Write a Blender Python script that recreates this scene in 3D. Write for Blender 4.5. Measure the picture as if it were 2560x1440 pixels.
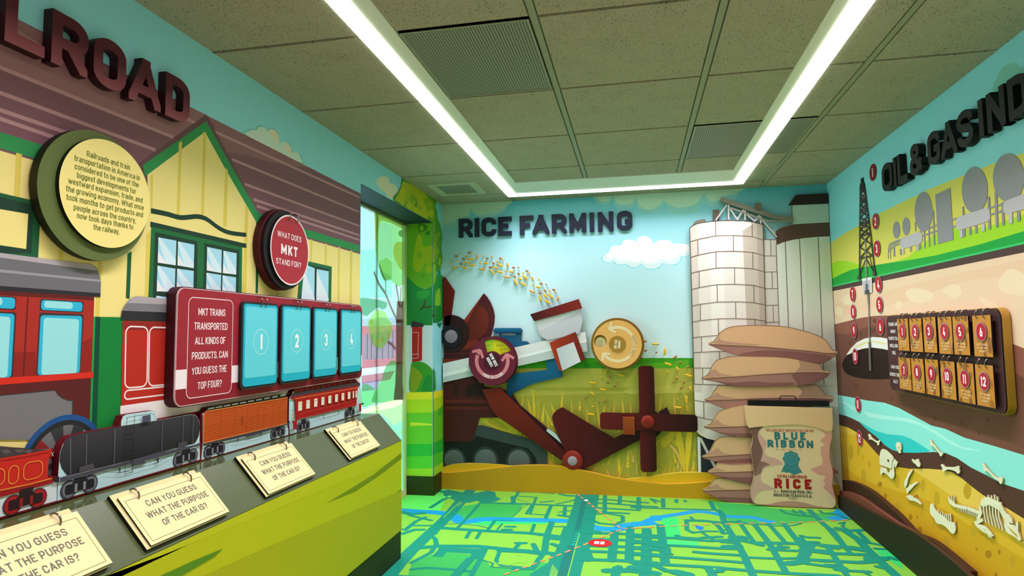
import bpy, math, random
from mathutils import Vector, Matrix, noise
from mathutils.geometry import tessellate_polygon
random.seed(7)
for o in list(bpy.data.objects): bpy.data.objects.remove(o)
SC = bpy.context.scene
PI = math.pi
# ---------------------------------------------------------------- camera
FPX, CZ = 1547.52, 1.1536
ya, pt, ro = [math.radians(a) for a in (-11.21454354, 4.32972996, -0.67341714)]
FW = Vector((math.sin(ya)*math.cos(pt), math.cos(ya)*math.cos(pt), math.sin(pt)))
r0 = Vector((math.cos(ya), -math.sin(ya), 0)); u0 = r0.cross(FW)
RT = r0*math.cos(ro)+u0*math.sin(ro); UP = u0*math.cos(ro)-r0*math.sin(ro)
CAM = Vector((0, 0, CZ))
cd = bpy.data.cameras.new('camera'); co = bpy.data.objects.new('camera', cd); SC.collection.objects.link(co)
cd.sensor_width = 36; cd.lens = FPX*36/2560; cd.clip_start = 0.02
co.matrix_world = Matrix(((RT.x, UP.x, -FW.x, 0), (RT.y, UP.y, -FW.y, 0), (RT.z, UP.z, -FW.z, CZ), (0, 0, 0, 1)))
SC.camera = co
# ---------------------------------------------------------------- daylight outside the window, exposure
wd = bpy.data.worlds.new('sky'); SC.world = wd; wd.use_nodes = True
bg = wd.node_tree.nodes['Background']; bg.inputs[0].default_value = (0.78, 0.92, 1, 1); bg.inputs[1].default_value = 9.0
SC.view_settings.view_transform = 'Standard'; SC.view_settings.look = 'None'
SC.view_settings.exposure = 0.0; SC.view_settings.gamma = 1.0; SC.view_settings.use_curve_mapping = False
LAMP = 9.0          # watts per metre of ceiling strip
LAMPCOL = (1.0, .90, 1.0)
SPREAD = 116
# ---------------------------------------------------------------- room numbers
XL, XR, YB, H, YF = -1.472, 1.342, 4.628, 2.1836, -1.6
WY0, WY1, WZ, WX = 3.15, 4.386, 2.0, -1.69       # window recess
# ---------------------------------------------------------------- planes
class Pl:
    def __init__(s, o, e1, e2):
        s.o = Vector(o); s.e1 = Vector(e1).normalized(); s.e2 = Vector(e2).normalized(); s.n = s.e1.cross(s.e2)
    def to3(s, p, d=0): return s.o+s.e1*p[0]+s.e2*p[1]+s.n*d
    def at(s, x, y, d=0):
        r = FW+RT*((x-1280)/FPX)-UP*((y-720)/FPX); o = s.o+s.n*d
        q = CAM+r*((o-CAM).dot(s.n)/r.dot(s.n))-o
        return (q.dot(s.e1), q.dot(s.e2))
LW = Pl((XL, 0, 0), (0, 1, 0), (0, 0, 1)); BW = Pl((0, YB, 0), (1, 0, 0), (0, 0, 1)); RW = Pl((XR, 0, 0), (0, -1, 0), (0, 0, 1))
FL = Pl((0, 0, 0), (1, 0, 0), (0, 1, 0)); CE = Pl((0, 0, H), (1, 0, 0), (0, -1, 0))
RV = Pl((0, WY1, 0), (1, 0, 0), (0, 0, 1)); WN = Pl((WX, 0, 0), (0, 1, 0), (0, 0, 1))
KX, KZ = -1.231, 0.604
SL = Pl((KX, 0, KZ), (0, 1, 0), (-0.677, 0, 0.736)); KF = Pl((KX, 0, 0), (0, 1, 0), (0, 0, 1))
TG = dict(a=(0,0,3),b=(0,400,3),c=(0,860,2.4828),d=(560,300,3),e=(400,680,3),f=(400,960,3),g=(860,440,1.756),h=(1080,480,3),i=(1080,840,3.428),j=(1440,460,2.8794),k=(1500,800,3),l=(2060,60,3.428),m=(2060,400,3.6),n=(2060,700,3.272),o=(2060,1000,3.272),p=(340,0,2.88),q=(960,0,2.769),r=(1660,0,2.844),s=(980,1180,3.879),t=(1580,1180,3.879),A=(0,980,4.5),B=(280,980,6),C=(480,940,5.818),D=(890,480,4.5),E=(890,780,3.1304),F=(1150,780,5.2245),G=(2100,440,4.5),H=(2180,760,4.8),I=(2150,1080,4.8),J=(0,630,3.2),K=(1840,970,4.5),x=(0,0,1))
def P(pl, tag, s, d=0):        # survey points read on the photograph -> metres on the surface they lie on
    ox, oy, k = TG[tag]; out = []
    for w in s.split():
        x, y = w.split(','); out.append(pl.at(ox+float(x)/k, oy+float(y)/k, d))
    return out
def P1(pl, tag, x, y, d=0):
    ox, oy, k = TG[tag]; return pl.at(ox+x/k, oy+y/k, d)
def smooth(p, n=5, closed=False):
    out = []; N = len(p)
    for i in range(N if closed else N-1):
        g = (lambda k: p[k % N]) if closed else (lambda k: p[max(0, min(N-1, k))])
        a, b, c, d = g(i-1), g(i), g(i+1), g(i+2)
        for k in range(n):
            t = k/n
            out.append(tuple(0.5*(2*b[m]+(c[m]-a[m])*t+(2*a[m]-5*b[m]+4*c[m]-d[m])*t*t+(3*b[m]-a[m]-3*c[m]+d[m])*t**3) for m in (0, 1)))
    if not closed: out.append(p[-1])
    return out
def circ(c, r, n=40, ry=None, a0=0, a1=2*PI, rot=0):
    ry = ry or r; full = abs(a1-a0-2*PI) < 1e-6; out = []
    for k in range(n if full else n+1):
        a = a0+(a1-a0)*k/n; x, y = r*math.cos(a), ry*math.sin(a)
        out.append((c[0]+x*math.cos(rot)-y*math.sin(rot), c[1]+x*math.sin(rot)+y*math.cos(rot)))
    return out
def pell(pl, tag, cx, cy, rx, ry, d=0, n=28):
    return [P1(pl, tag, cx+rx*math.cos(2*PI*k/n), cy+ry*math.sin(2*PI*k/n), d) for k in range(n)]
def fillet(p, closed, seg=5):
    out = []; N = len(p)
    for i, q in enumerate(p):
        r = q[2] if len(q) > 2 else 0
        if r <= 0 or (not closed and i in (0, N-1)): out.append((q[0], q[1])); continue
        b = Vector(q[:2]); a = Vector(p[i-1][:2])-b; c = Vector(p[(i+1) % N][:2])-b
        la, lc = a.length, c.length; a.normalize(); c.normalize()
        ang = math.acos(max(-1, min(1, a.dot(c))))
        if ang > 3.1 or ang < .05: out.append((q[0], q[1])); continue
        t = min(r/math.tan(ang/2), la*(.5 if len(p[i-1]) > 2 else 1), lc*(.5 if len(p[(i+1) % N]) > 2 else 1))
        rr = t*math.tan(ang/2); m = (a+c).normalized(); o = b+m*(rr/math.sin(ang/2))
        p0, p1 = b+a*t-o, b+c*t-o
        d = math.atan2(p0.x*p1.y-p0.y*p1.x, p0.dot(p1))
        for k in range(seg+1):
            w = d*k/seg; out.append((o.x+p0.x*math.cos(w)-p0.y*math.sin(w), o.y+p0.x*math.sin(w)+p0.y*math.cos(w)))
    return out
def rrect(u0, v0, u1, v1, r, seg=6): return fillet([(u0, v0, r), (u1, v0, r), (u1, v1, r), (u0, v1, r)], True, seg)
def rpoly(p, r, seg=6): return fillet([(q[0], q[1], r) for q in p], True, seg)
def clip(p, u0, u1, v0, v1):
    for ax, lim, sg in ((0, u0, 1), (0, u1, -1), (1, v0, 1), (1, v1, -1)):
        out = []
        for i, b in enumerate(p):
            a = p[i-1]; da, db = sg*(a[ax]-lim), sg*(b[ax]-lim)
            if (da >= 0) != (db >= 0):
                t = da/(da-db); out.append((a[0]+(b[0]-a[0])*t, a[1]+(b[1]-a[1])*t))
            if db >= 0: out.append(b)
        p = out
        if not p: return []
    return p
# ---------------------------------------------------------------- materials
MATS = {}
def lin(h):
    h = h.lstrip('#'); v = [int(h[i:i+2], 16)/255 for i in (0, 2, 4)]
    return tuple(c/12.92 if c <= .04045 else ((c+.055)/1.055)**2.4 for c in v)+(1,)
def base(key):
    m = bpy.data.materials.new(key); m.use_nodes = True; MATS[key] = m; return m, m.node_tree, m.node_tree.nodes['Principled BSDF']
def M(c, rough=.55, metal=0, spec=.25, grain=0):
    key = f'{c}_{rough}_{metal}_{grain}'
    if key in MATS: return MATS[key]
    m, nt, b = base(key); b.inputs['Base Color'].default_value = lin(c); b.inputs['Roughness'].default_value = rough
    b.inputs['Metallic'].default_value = metal; b.inputs['Specular IOR Level'].default_value = spec
    if grain:
        n = nt.nodes.new('ShaderNodeTexNoise'); n.inputs['Scale'].default_value = grain; n.inputs['Detail'].default_value = 4
        tc = nt.nodes.new('ShaderNodeTexCoord'); nt.links.new(tc.outputs['Object'], n.inputs['Vector'])
        bp = nt.nodes.new('ShaderNodeBump'); bp.inputs['Strength'].default_value = .12; bp.inputs['Distance'].default_value = .002
        nt.links.new(n.outputs[0], bp.inputs['Height']); nt.links.new(bp.outputs[0], b.inputs['Normal'])
    return m
def G(c1, c2, ax='z', rough=.5, a=0., b_=1., vec='Generated', space=None, mid=None):   # a printed two-colour blend
    key = f'g{c1}{c2}{ax}{a}{b_}{vec}{rough}{mid}'
    if key in MATS: return MATS[key]
    m, nt, b = base(key); b.inputs['Roughness'].default_value = rough; b.inputs['Specular IOR Level'].default_value = .18
    tc = nt.nodes.new('ShaderNodeTexCoord'); cr = nt.nodes.new('ShaderNodeValToRGB')
    if ax == 'r':
        g = nt.nodes.new('ShaderNodeTexGradient'); g.gradient_type = 'SPHERICAL'; mp = nt.nodes.new('ShaderNodeMapping')
        mp.inputs['Location'].default_value = (-1, -1, -1); mp.inputs['Scale'].default_value = (2, 2, 2)
        nt.links.new(tc.outputs['Generated'], mp.inputs[0]); nt.links.new(mp.outputs[0], g.inputs[0]); nt.links.new(g.outputs[1], cr.inputs[0])
    else:
        sp = nt.nodes.new('ShaderNodeSeparateXYZ'); nt.links.new(tc.outputs[vec], sp.inputs[0]); nt.links.new(sp.outputs['xyz'.index(ax)], cr.inputs[0])
    if vec == 'Object':
        mr = nt.nodes.new('ShaderNodeMapRange'); mr.inputs[1].default_value = a; mr.inputs[2].default_value = b_
        nt.links.new(sp.outputs['xyz'.index(ax)], mr.inputs[0]); nt.links.new(mr.outputs[0], cr.inputs[0]); a, b_ = 0, 1
    cr.color_ramp.elements[0].position = a; cr.color_ramp.elements[0].color = lin(c1)
    cr.color_ramp.elements[1].position = b_; cr.color_ramp.elements[1].color = lin(c2)
    if mid: e = cr.color_ramp.elements.new(mid[0]); e.color = lin(mid[1])
    nt.links.new(cr.outputs[0], b.inputs['Base Color']); return m
def emit(c, s):
    key = f'e{c}{s}'
    if key in MATS: return MATS[key]
    m, nt, b = base(key); b.inputs['Base Color'].default_value = (.9, .9, .9, 1)
    b.inputs['Emission Color'].default_value = lin(c); b.inputs['Emission Strength'].default_value = s; return m
def FILM(c, alpha=.7):          # print on clear window film: lets part of the daylight through
    key = f'f{c}{alpha}'
    if key in MATS: return MATS[key]
    m, nt, b = base(key); nt.nodes.remove(b); out = nt.nodes['Material Output']
    tl = nt.nodes.new('ShaderNodeBsdfTranslucent'); df = nt.nodes.new('ShaderNodeBsdfDiffuse'); tr = nt.nodes.new('ShaderNodeBsdfTransparent')
    for q in (tl, df): q.inputs[0].default_value = lin(c)
    tr.inputs[0].default_value = (.93, .98, .98, 1)
    a = nt.nodes.new('ShaderNodeMixShader'); a.inputs[0].default_value = .45; nt.links.new(tl.outputs[0], a.inputs[1]); nt.links.new(df.outputs[0], a.inputs[2])
    e = nt.nodes.new('ShaderNodeMixShader'); e.inputs[0].default_value = alpha; nt.links.new(tr.outputs[0], e.inputs[1]); nt.links.new(a.outputs[0], e.inputs[2])
    nt.links.new(e.outputs[0], out.inputs[0]); return m
def glass_mat():
    m, nt, b = base('pane'); nt.nodes.remove(b); out = nt.nodes['Material Output']
    gl = nt.nodes.new('ShaderNodeBsdfGlossy'); gl.inputs['Roughness'].default_value = .02; tr = nt.nodes.new('ShaderNodeBsdfTransparent'); tr.inputs[0].default_value = (.95, .985, .97, 1)
    fr = nt.nodes.new('ShaderNodeFresnel'); fr.inputs[0].default_value = 1.45; mx = nt.nodes.new('ShaderNodeMixShader')
    nt.links.new(fr.outputs[0], mx.inputs[0]); nt.links.new(tr.outputs[0], mx.inputs[1]); nt.links.new(gl.outputs[0], mx.inputs[2]); nt.links.new(mx.outputs[0], out.inputs[0]); return m
def tile_mat():
    m, nt, b = base('mineral_tile'); b.inputs['Roughness'].default_value = .9; b.inputs['Specular IOR Level'].default_value = .1
    tc = nt.nodes.new('ShaderNodeTexCoord'); v = nt.nodes.new('ShaderNodeTexNoise'); v.inputs['Scale'].default_value = 200; v.inputs['Detail'].default_value = 2; v.inputs['Distortion'].default_value = 1.2
    cr = nt.nodes.new('ShaderNodeValToRGB'); cr.color_ramp.elements[0].position = .335; cr.color_ramp.elements[1].position = .40
    cr.color_ramp.elements[0].color = lin('#4a4d3c'); cr.color_ramp.elements[1].color = lin(CEIL)
    w = nt.nodes.new('ShaderNodeTexNoise'); w.inputs['Scale'].default_value = 9; w.inputs['Detail'].default_value = 2
    ma = nt.nodes.new('ShaderNodeMath'); ma.operation = 'MULTIPLY_ADD'; ma.inputs[1].default_value = .14
    mb = nt.nodes.new('ShaderNodeMath'); mb.operation = 'SUBTRACT'; mb.inputs[1].default_value = .07
    nt.links.new(tc.outputs['Object'], v.inputs[0]); nt.links.new(tc.outputs['Object'], w.inputs[0])
    nt.links.new(w.outputs[0], ma.inputs[0]); nt.links.new(v.outputs[0], ma.inputs[2]); nt.links.new(ma.outputs[0], mb.inputs[0])
    nt.links.new(mb.outputs[0], cr.inputs[0]); nt.links.new(cr.outputs[0], b.inputs['Base Color'])
    bp = nt.nodes.new('ShaderNodeBump'); bp.inputs['Strength'].default_value = .25; bp.inputs['Distance'].default_value = .003
    nt.links.new(mb.outputs[0], bp.inputs['Height']); nt.links.new(bp.outputs[0], b.inputs['Normal']); return m
def perf_mat(pitch=.0105):
    m, nt, b = base('perforated_metal%s' % pitch); b.inputs['Roughness'].default_value = .6
    tc = nt.nodes.new('ShaderNodeTexCoord'); sp = nt.nodes.new('ShaderNodeSeparateXYZ'); nt.links.new(tc.outputs['Object'], sp.inputs[0]); s = []
    for ax in (0, 1):
        mu = nt.nodes.new('ShaderNodeMath'); mu.operation = 'MULTIPLY'; mu.inputs[1].default_value = 2*PI/pitch; nt.links.new(sp.outputs[ax], mu.inputs[0])
        si = nt.nodes.new('ShaderNodeMath'); si.operation = 'SINE'; nt.links.new(mu.outputs[0], si.inputs[0]); s.append(si)
    pr = nt.nodes.new('ShaderNodeMath'); pr.operation = 'ADD'; nt.links.new(s[0].outputs[0], pr.inputs[0]); nt.links.new(s[1].outputs[0], pr.inputs[1])
    cr = nt.nodes.new('ShaderNodeValToRGB'); cr.color_ramp.elements[0].position = .18; cr.color_ramp.elements[1].position = .5
    cr.color_ramp.elements[0].color = lin('#8d947e'); cr.color_ramp.elements[1].color = lin('#23261f')
    nt.links.new(pr.outputs[0], cr.inputs[0]); nt.links.new(cr.outputs[0], b.inputs['Base Color']); return m
CEIL = '#a39f88'
# ---------------------------------------------------------------- mesh builder
ROOT = {}
class MB:
    def __init__(s): s.v = []; s.f = []; s.m = []; s.mats = []; s.d = 0; s.rc = 0
    def mi(s, m):
        if isinstance(m, str): m = M(m)
        if m not in s.mats: s.mats.append(m)
        return s.mats.index(m)
    def add(s, vs, fs, m):
        b = len(s.v); i = s.mi(m); s.v += [Vector(q) for q in vs]
        for f in fs: s.f.append([b+k for k in f]); s.m.append(i)
    def flat(s, pl, pts, d, m):
        if len(pts) > 2: s.add([pl.to3(p, d) for p in pts], [list(range(len(pts)))], m)
        return s
    def slab(s, pl, pts, d0, d1, m, side=None, holes=(), back=True):
        rings = [pts]+list(holes); flatp = [p for r in rings for p in r]; n = len(flatp)
        if holes:
            tri = tessellate_polygon([[Vector((p[0], p[1], 0)) for p in r] for r in rings])
        else: tri = [list(range(n))]
        s.add([pl.to3(p, d1) for p in flatp], tri, m)
        vs = [pl.to3(p, d0) for p in flatp]+[pl.to3(p, d1) for p in flatp]; fs = []; b = 0
        for r in rings:
            k = len(r)
            for q in range(k): fs.append([b+q, b+(q+1) % k, n+b+(q+1) % k, n+b+q])
            b += k
        if back: fs += [list(t)[::-1] for t in tri]
        s.add(vs, fs, side or m); return s
    def offs(s, pts, w, closed):
        N = len(pts); L, R = [], []
        for i in range(N):
            p = Vector(pts[i]); a = Vector(pts[i-1]) if (closed or i) else None; c = Vector(pts[(i+1) % N]) if (closed or i < N-1) else None
            t1 = (p-a).normalized() if a is not None else None; t2 = (c-p).normalized() if c is not None else None
            t1 = t1 if t1 is not None else t2; t2 = t2 if t2 is not None else t1
            n1, n2 = Vector((-t1.y, t1.x)), Vector((-t2.y, t2.x)); m = n1+n2
            m = n1 if m.length < 1e-4 else m.normalized()
            k = min(1/max(.15, m.dot(n1)), 2.1)*w/2
            L.append(p+m*k); R.append(p-m*k)
        return L, R
    def rib(s, pl, pts, w, d, m, closed=False, d0=None, side=None, jit=True):
        q = []
        for p in pts:
            if not q or (Vector(p)-Vector(q[-1])).length > 1e-6: q.append(p)
        if closed and len(q) > 2 and (Vector(q[0])-Vector(q[-1])).length < 1e-6: q.pop()
        pts = q
        if len(pts) < 2: return s
        if jit: s.rc = (s.rc+1) % 9; d += s.rc*.00004
        L, R = s.offs(pts, w, closed); N = len(pts); e = N if closed else N-1
        vs = [pl.to3(p, d) for p in L]+[pl.to3(p, d) for p in R]
        s.add(vs, [[N+i, N+(i+1) % N, (i+1) % N, i] for i in range(e)], m)
        if d0 is not None:
            vs += [pl.to3(p, d0) for p in L]+[pl.to3(p, d0) for p in R]; fs = []
            for i in range(e):
                j = (i+1) % N; fs += [[i, j, 2*N+j, 2*N+i], [N+j, N+i, 3*N+i, 3*N+j], [2*N+i, 2*N+j, 3*N+j, 3*N+i]]
            if not closed: fs += [[0, 2*N, 3*N, N], [N-1, 2*N-1, 4*N-1, 3*N-1]]
            s.add(vs, fs, side or m)
        return s
    def tube(s, p, r, m, seg=8):
        p = [Vector(q) for q in p]; N = len(p); vs = []; prev = None
        for i in range(N):
            t = (p[min(N-1, i+1)]-p[max(0, i-1)]).normalized()
            a = prev if prev is not None else (Vector((0, 0, 1)) if abs(t.z) < .9 else Vector((1, 0, 0)))
            a = (a-t*a.dot(t)).normalized(); b = t.cross(a); prev = a
            vs += [p[i]+(a*math.cos(2*PI*k/seg)+b*math.sin(2*PI*k/seg))*r for k in range(seg)]
        fs = [[i*seg+k, i*seg+(k+1) % seg, (i+1)*seg+(k+1) % seg, (i+1)*seg+k] for i in range(N-1) for k in range(seg)]
        fs += [list(range(seg))[::-1], [(N-1)*seg+k for k in range(seg)]]; s.add(vs, fs, m); return s
    def box(s, a, b, m):
        x0, y0, z0 = a; x1, y1, z1 = b
        s.add([(x0,y0,z0),(x1,y0,z0),(x1,y1,z0),(x0,y1,z0),(x0,y0,z1),(x1,y0,z1),(x1,y1,z1),(x0,y1,z1)],
              [[0,3,2,1],[4,5,6,7],[0,1,5,4],[1,2,6,5],[2,3,7,6],[3,0,4,7]], m); return s
    def dome(s, pl, c, r, d, h, m, n=24, k=5):
        vs = []; 
        for j in range(k):
            a = PI/2*j/k; vs += [pl.to3(q, d+h*math.sin(a)) for q in circ(c, r*math.cos(a), n)]
        vs.append(pl.to3(c, d+h)); T = len(vs)-1
        fs = [[j*n+i, j*n+(i+1) % n, (j+1)*n+(i+1) % n, (j+1)*n+i] for j in range(k-1) for i in range(n)]+[[(k-1)*n+i, (k-1)*n+(i+1) % n, T] for i in range(n)]
        s.add(vs, fs, m); return s
    # mural layer: each new print lies a hair above the last
    def lay(s, pl, pts, m, rects=None, step=.00003):
        s.d += step
        for r in (rects or [None]):
            q = clip(pts, *r) if r else pts
            s.flat(pl, q, s.d, m)
        return s
    def line(s, pl, pts, w, m, closed=False, step=.00003):
        s.d += step; return s.rib(pl, pts, w, s.d, m, closed, None, None, False)
    def build(s, name, parent=None, label=None, cat=None, group=None, kind=None, smooth=False, bevel=0, loc=None):
        me = bpy.data.meshes.new(name)
        if parent: o0 = ROOT[parent.name]
        elif loc is not None: o0 = Vector(loc)
        else:
            xs = [q.x for q in s.v]; ys = [q.y for q in s.v]; zs = [q.z for q in s.v]
            o0 = Vector(((min(xs)+max(xs))/2, (min(ys)+max(ys))/2, min(zs)))
        me.from_pydata([q-o0 for q in s.v], [], s.f)
        for m in s.mats: me.materials.append(m)
        me.polygons.foreach_set('material_index', s.m); me.update()
        if smooth: me.shade_smooth()
        o = bpy.data.objects.new(name, me); SC.collection.objects.link(o); ROOT[o.name] = o0
        if parent: o.parent = parent
        else: o.location = o0
        tag(o, label, cat, group, kind)
        if bevel:
            bv = o.modifiers.new('edge', 'BEVEL'); bv.width = bevel; bv.segments = 2; bv.limit_method = 'ANGLE'
        return o
def tag(o, label=None, cat=None, group=None, kind=None):
    for k, v in (('label', label), ('category', cat), ('group', group), ('kind', kind)):
        if v: o[k] = v
    return o
def thing(name, label, cat, loc, group=None):
    o = bpy.data.objects.new(name, None); SC.collection.objects.link(o); o.location = loc; o.empty_display_size = .05
    ROOT[o.name] = Vector(loc); return tag(o, label, cat, group)
# ---------------------------------------------------------------- lettering: monoline strokes with filleted corners
R_ = .5
GL = {
'A': (.66, [[(0,0),(.5,1),(1,0)], [(.17,.27),(.83,.27)]]),
'B': (.58, [[(0,0),(0,1)], [(.05,1),(.92,1,.22),(.92,.53,.22),(.05,.53)], [(.3,.53),(1,.53,.24),(1,0,.24),(.05,0)]]),
'C': (.58, [[(1,.68),(1,1,R_),(0,1,R_),(0,0,R_),(1,0,R_),(1,.32)]]),
'D': (.59, [[(0,0),(0,1)], [(.05,1),(1,1,.3),(1,0,.3),(.05,0)]]),
'E': (.52, [[(1,1),(0,1),(0,0),(1,0)], [(0,.52),(.88,.52)]]),
'F': (.52, [[(1,1),(0,1),(0,0)], [(0,.5),(.88,.5)]]),
'G': (.59, [[(1,.7),(1,1,R_),(0,1,R_),(0,0,R_),(1,0,R_),(1,.46),(.52,.46)]]),
'H': (.6, [[(0,0),(0,1)], [(1,0),(1,1)], [(0,.5),(1,.5)]]),
'I': (0, [[(.5,0),(.5,1)]]),
'J': (.5, [[(1,1),(1,0,R_),(0,0,R_),(0,.3)]]),
'K': (.6, [[(0,0),(0,1)], [(1,1),(.06,.38)], [(.33,.56),(1,0)]]),
'L': (.5, [[(0,1),(0,0),(1,0)]]),
'M': (.76, [[(0,0),(0,1),(.5,.22),(1,1),(1,0)]]),
'N': (.62, [[(0,0),(0,1),(1,0),(1,1)]]),
'O': (.59, [[(0,.5),(0,1,R_),(1,1,R_),(1,0,R_),(0,0,R_),(0,.5)]]),
'P': (.57, [[(0,0),(0,1)], [(.05,1),(1,1,.26),(1,.42,.26),(.05,.42)]]),
'R': (.59, [[(0,0),(0,1)], [(.05,1),(1,1,.26),(1,.44,.26),(.05,.44)], [(.5,.44),(1,0)]]),
'S': (.58, [[(1,.72),(1,1,.34),(0,1,.34),(0,.54,.3),(1,.5,.3),(1,0,.34),(0,0,.34),(0,.28)]]),
'T': (.56, [[(0,1),(1,1)], [(.5,1),(.5,0)]]),
'U': (.6, [[(0,1),(0,0,R_),(1,0,R_),(1,1)]]),
'V': (.62, [[(0,1),(.5,0),(1,1)]]),
'W': (.92, [[(0,1),(.25,0),(.5,1),(.75,0),(1,1)]]),
'X': (.6, [[(0,0),(1,1)], [(0,1),(1,0)]]),
'Y': (.6, [[(0,1),(.5,.42),(1,1)], [(.5,.45),(.5,0)]]),
'Z': (.52, [[(0,1),(1,1),(0,0),(1,0)]]),
'&': (.72, [[(1,0),(.12,.74,.1),(.12,1,.22),(.4,1)], [(.4,1),(.66,1,.22),(.66,.64,.2),(0,.42,.2),(0,0,.3),(.72,0,.3),(.95,.46)]]),
'0': (.56, [[(0,.5),(0,1,R_),(1,1,R_),(1,0,R_),(0,0,R_),(0,.5)]]),
'1': (.3, [[(0,.8),(.75,1),(.75,0)]]),
'2': (.55, [[(0,.7),(0,1,.4),(1,1,.4),(1,.55,.2),(0,0),(1,0)]]),
'3': (.55, [[(0,.75),(0,1,.36),(.95,1,.36),(.95,.53,.22),(.4,.53)], [(.4,.53),(1,.53,.26),(1,0,.36),(0,0,.36),(0,.25)]]),
'4': (.58, [[(.5,1),(0,.24),(1,.24)], [(.72,.5),(.72,0)]]),
'5': (.55, [[(.95,1),(0,1),(0,.5),(1,.58,.3),(1,0,.36),(0,0,.36),(0,.22)]]),
'6': (.56, [[(.6,1),(0,.42,.25),(0,0,.4),(1,0,.4),(1,.3)], [(1,.3),(1,.56,.3),(.1,.56)]]),
'7': (.52, [[(0,1),(1,1),(.35,0)]]),
'8': (.57, [[(.5,.53),(.06,.53,.2),(.06,1,.32),(.94,1,.32),(.94,.53,.2),(.5,.53)], [(.5,.53),(0,.53,.22),(0,0,.34),(1,0,.34),(1,.53,.22),(.5,.53)]]),
'9': (.56, [[(.4,0),(1,.58,.25),(1,1,.4),(0,1,.4),(0,.7)], [(0,.7),(0,.44,.3),(.9,.44)]]),
'?': (.5, [[(0,.72),(0,1,.34),(1,1,.34),(1,.55,.2),(.45,.45,.1),(.45,.24)], [(.45,.06),(.45,-.02)]]),
'.': (0, [[(.5,.02),(.5,-.04)]]), ',': (0, [[(.5,.02),(.4,-.12)]]), ':': (0, [[(.5,.04),(.5,-.02)], [(.5,.55),(.5,.49)]]),
'/': (.3, [[(0,-.05),(1,1.05)]]),
'a': (.48, [[(.05,.62),(.2,.72,.16),(1,.72,.24),(1,0)], [(1,.4),(0,.4,.2),(0,0,.2),(1,0,.2),(1,.2)]]),
'b': (.5, [[(0,1),(0,0)], [(0,.35),(0,.72,.26),(1,.72,.26),(1,0,.26),(0,0,.26),(0,.35)]]),
'c': (.46, [[(1,.5),(1,.72,.26),(0,.72,.26),(0,0,.26),(1,0,.26),(1,.22)]]),
'd': (.5, [[(1,1),(1,0)], [(1,.35),(1,.72,.26),(0,.72,.26),(0,0,.26),(1,0,.26),(1,.35)]]),
'e': (.48, [[(0,.36),(1,.36)], [(1,.36),(1,.72,.26),(0,.72,.26),(0,0,.26),(.95,0,.2),(.95,.12)]]),
'f': (.32, [[(.4,0),(.4,1,.2),(1,1)], [(0,.7),(.95,.7)]]),
'g': (.5, [[(1,.35),(1,.72,.26),(0,.72,.26),(0,0,.26),(1,0,.26),(1,.35)], [(1,.72),(1,-.28,.24),(.05,-.28)]]),
'h': (.48, [[(0,0),(0,1)], [(0,.3),(0,.72,.26),(1,.72,.26),(1,0)]]),
'i': (0, [[(.5,0),(.5,.72)], [(.5,.94),(.5,1.03)]]),
'k': (.46, [[(0,0),(0,1)], [(.95,.72),(.05,.28)], [(.35,.42),(1,0)]]),
'l': (0, [[(.5,0),(.5,1)]]),
'm': (.8, [[(0,0),(0,.72)], [(0,.3),(0,.72,.2),(.5,.72,.2),(.5,0)], [(.5,.3),(.5,.72,.2),(1,.72,.2),(1,0)]]),
'n': (.48, [[(0,0),(0,.72)], [(0,.3),(0,.72,.26),(1,.72,.26),(1,0)]]),
'o': (.5, [[(0,.36),(0,.72,.26),(1,.72,.26),(1,0,.26),(0,0,.26),(0,.36)]]),
'p': (.5, [[(0,.72),(0,-.28)], [(0,.35),(0,.72,.26),(1,.72,.26),(1,0,.26),(0,0,.26),(0,.35)]]),
'r': (.34, [[(0,0),(0,.72)], [(0,.3),(0,.72,.26),(1,.72)]]),
's': (.45, [[(1,.56),(1,.72,.2),(0,.72,.2),(0,.38,.18),(1,.36,.18),(1,0,.2),(0,0,.2),(0,.16)]]),
't': (.33, [[(.4,1),(.4,0,.2),(1,0)], [(0,.72),(1,.72)]]),
'u': (.48, [[(0,.72),(0,0,.26),(1,0,.26),(1,.4)], [(1,.72),(1,0)]]),
'v': (.48, [[(0,.72),(.5,0),(1,.72)]]),
'w': (.74, [[(0,.72),(.25,0),(.5,.66),(.75,0),(1,.72)]]),
'x': (.46, [[(0,0),(1,.72)], [(0,.72),(1,0)]]),
'y': (.48, [[(0,.72),(.5,0)], [(1,.72),(.36,-.28),(.1,-.28)]]),
}
def glyph(ch, wt, seg=4):       # -> width, strokes in cap-height units
    w, st = GL[ch]; w = max(w, 0); W = w+0 if w else wt; sx = max(W-wt, 0); out = []
    for q in st:
        cl = len(q) > 4 and q[0][:2] == q[-1][:2]
        pts = [(wt/2+p[0]*sx, wt/2+p[1]*(1-wt)) + ((p[2]*min(1, (sx+.3)),) if len(p) > 2 else ()) for p in q]
        if cl: out.append((fillet(pts[:-1], True, seg), True))
        else: out.append((fillet(pts, False, seg), False))
    return W, out
def layout(s, wt, track=.11, space=.26):
    x = 0; res = []
    for ch in s:
        if ch == ' ': x += space; continue
        w, st = glyph(ch, wt); res.append((x, w, st)); x += w+track
    return res, x-track
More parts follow.
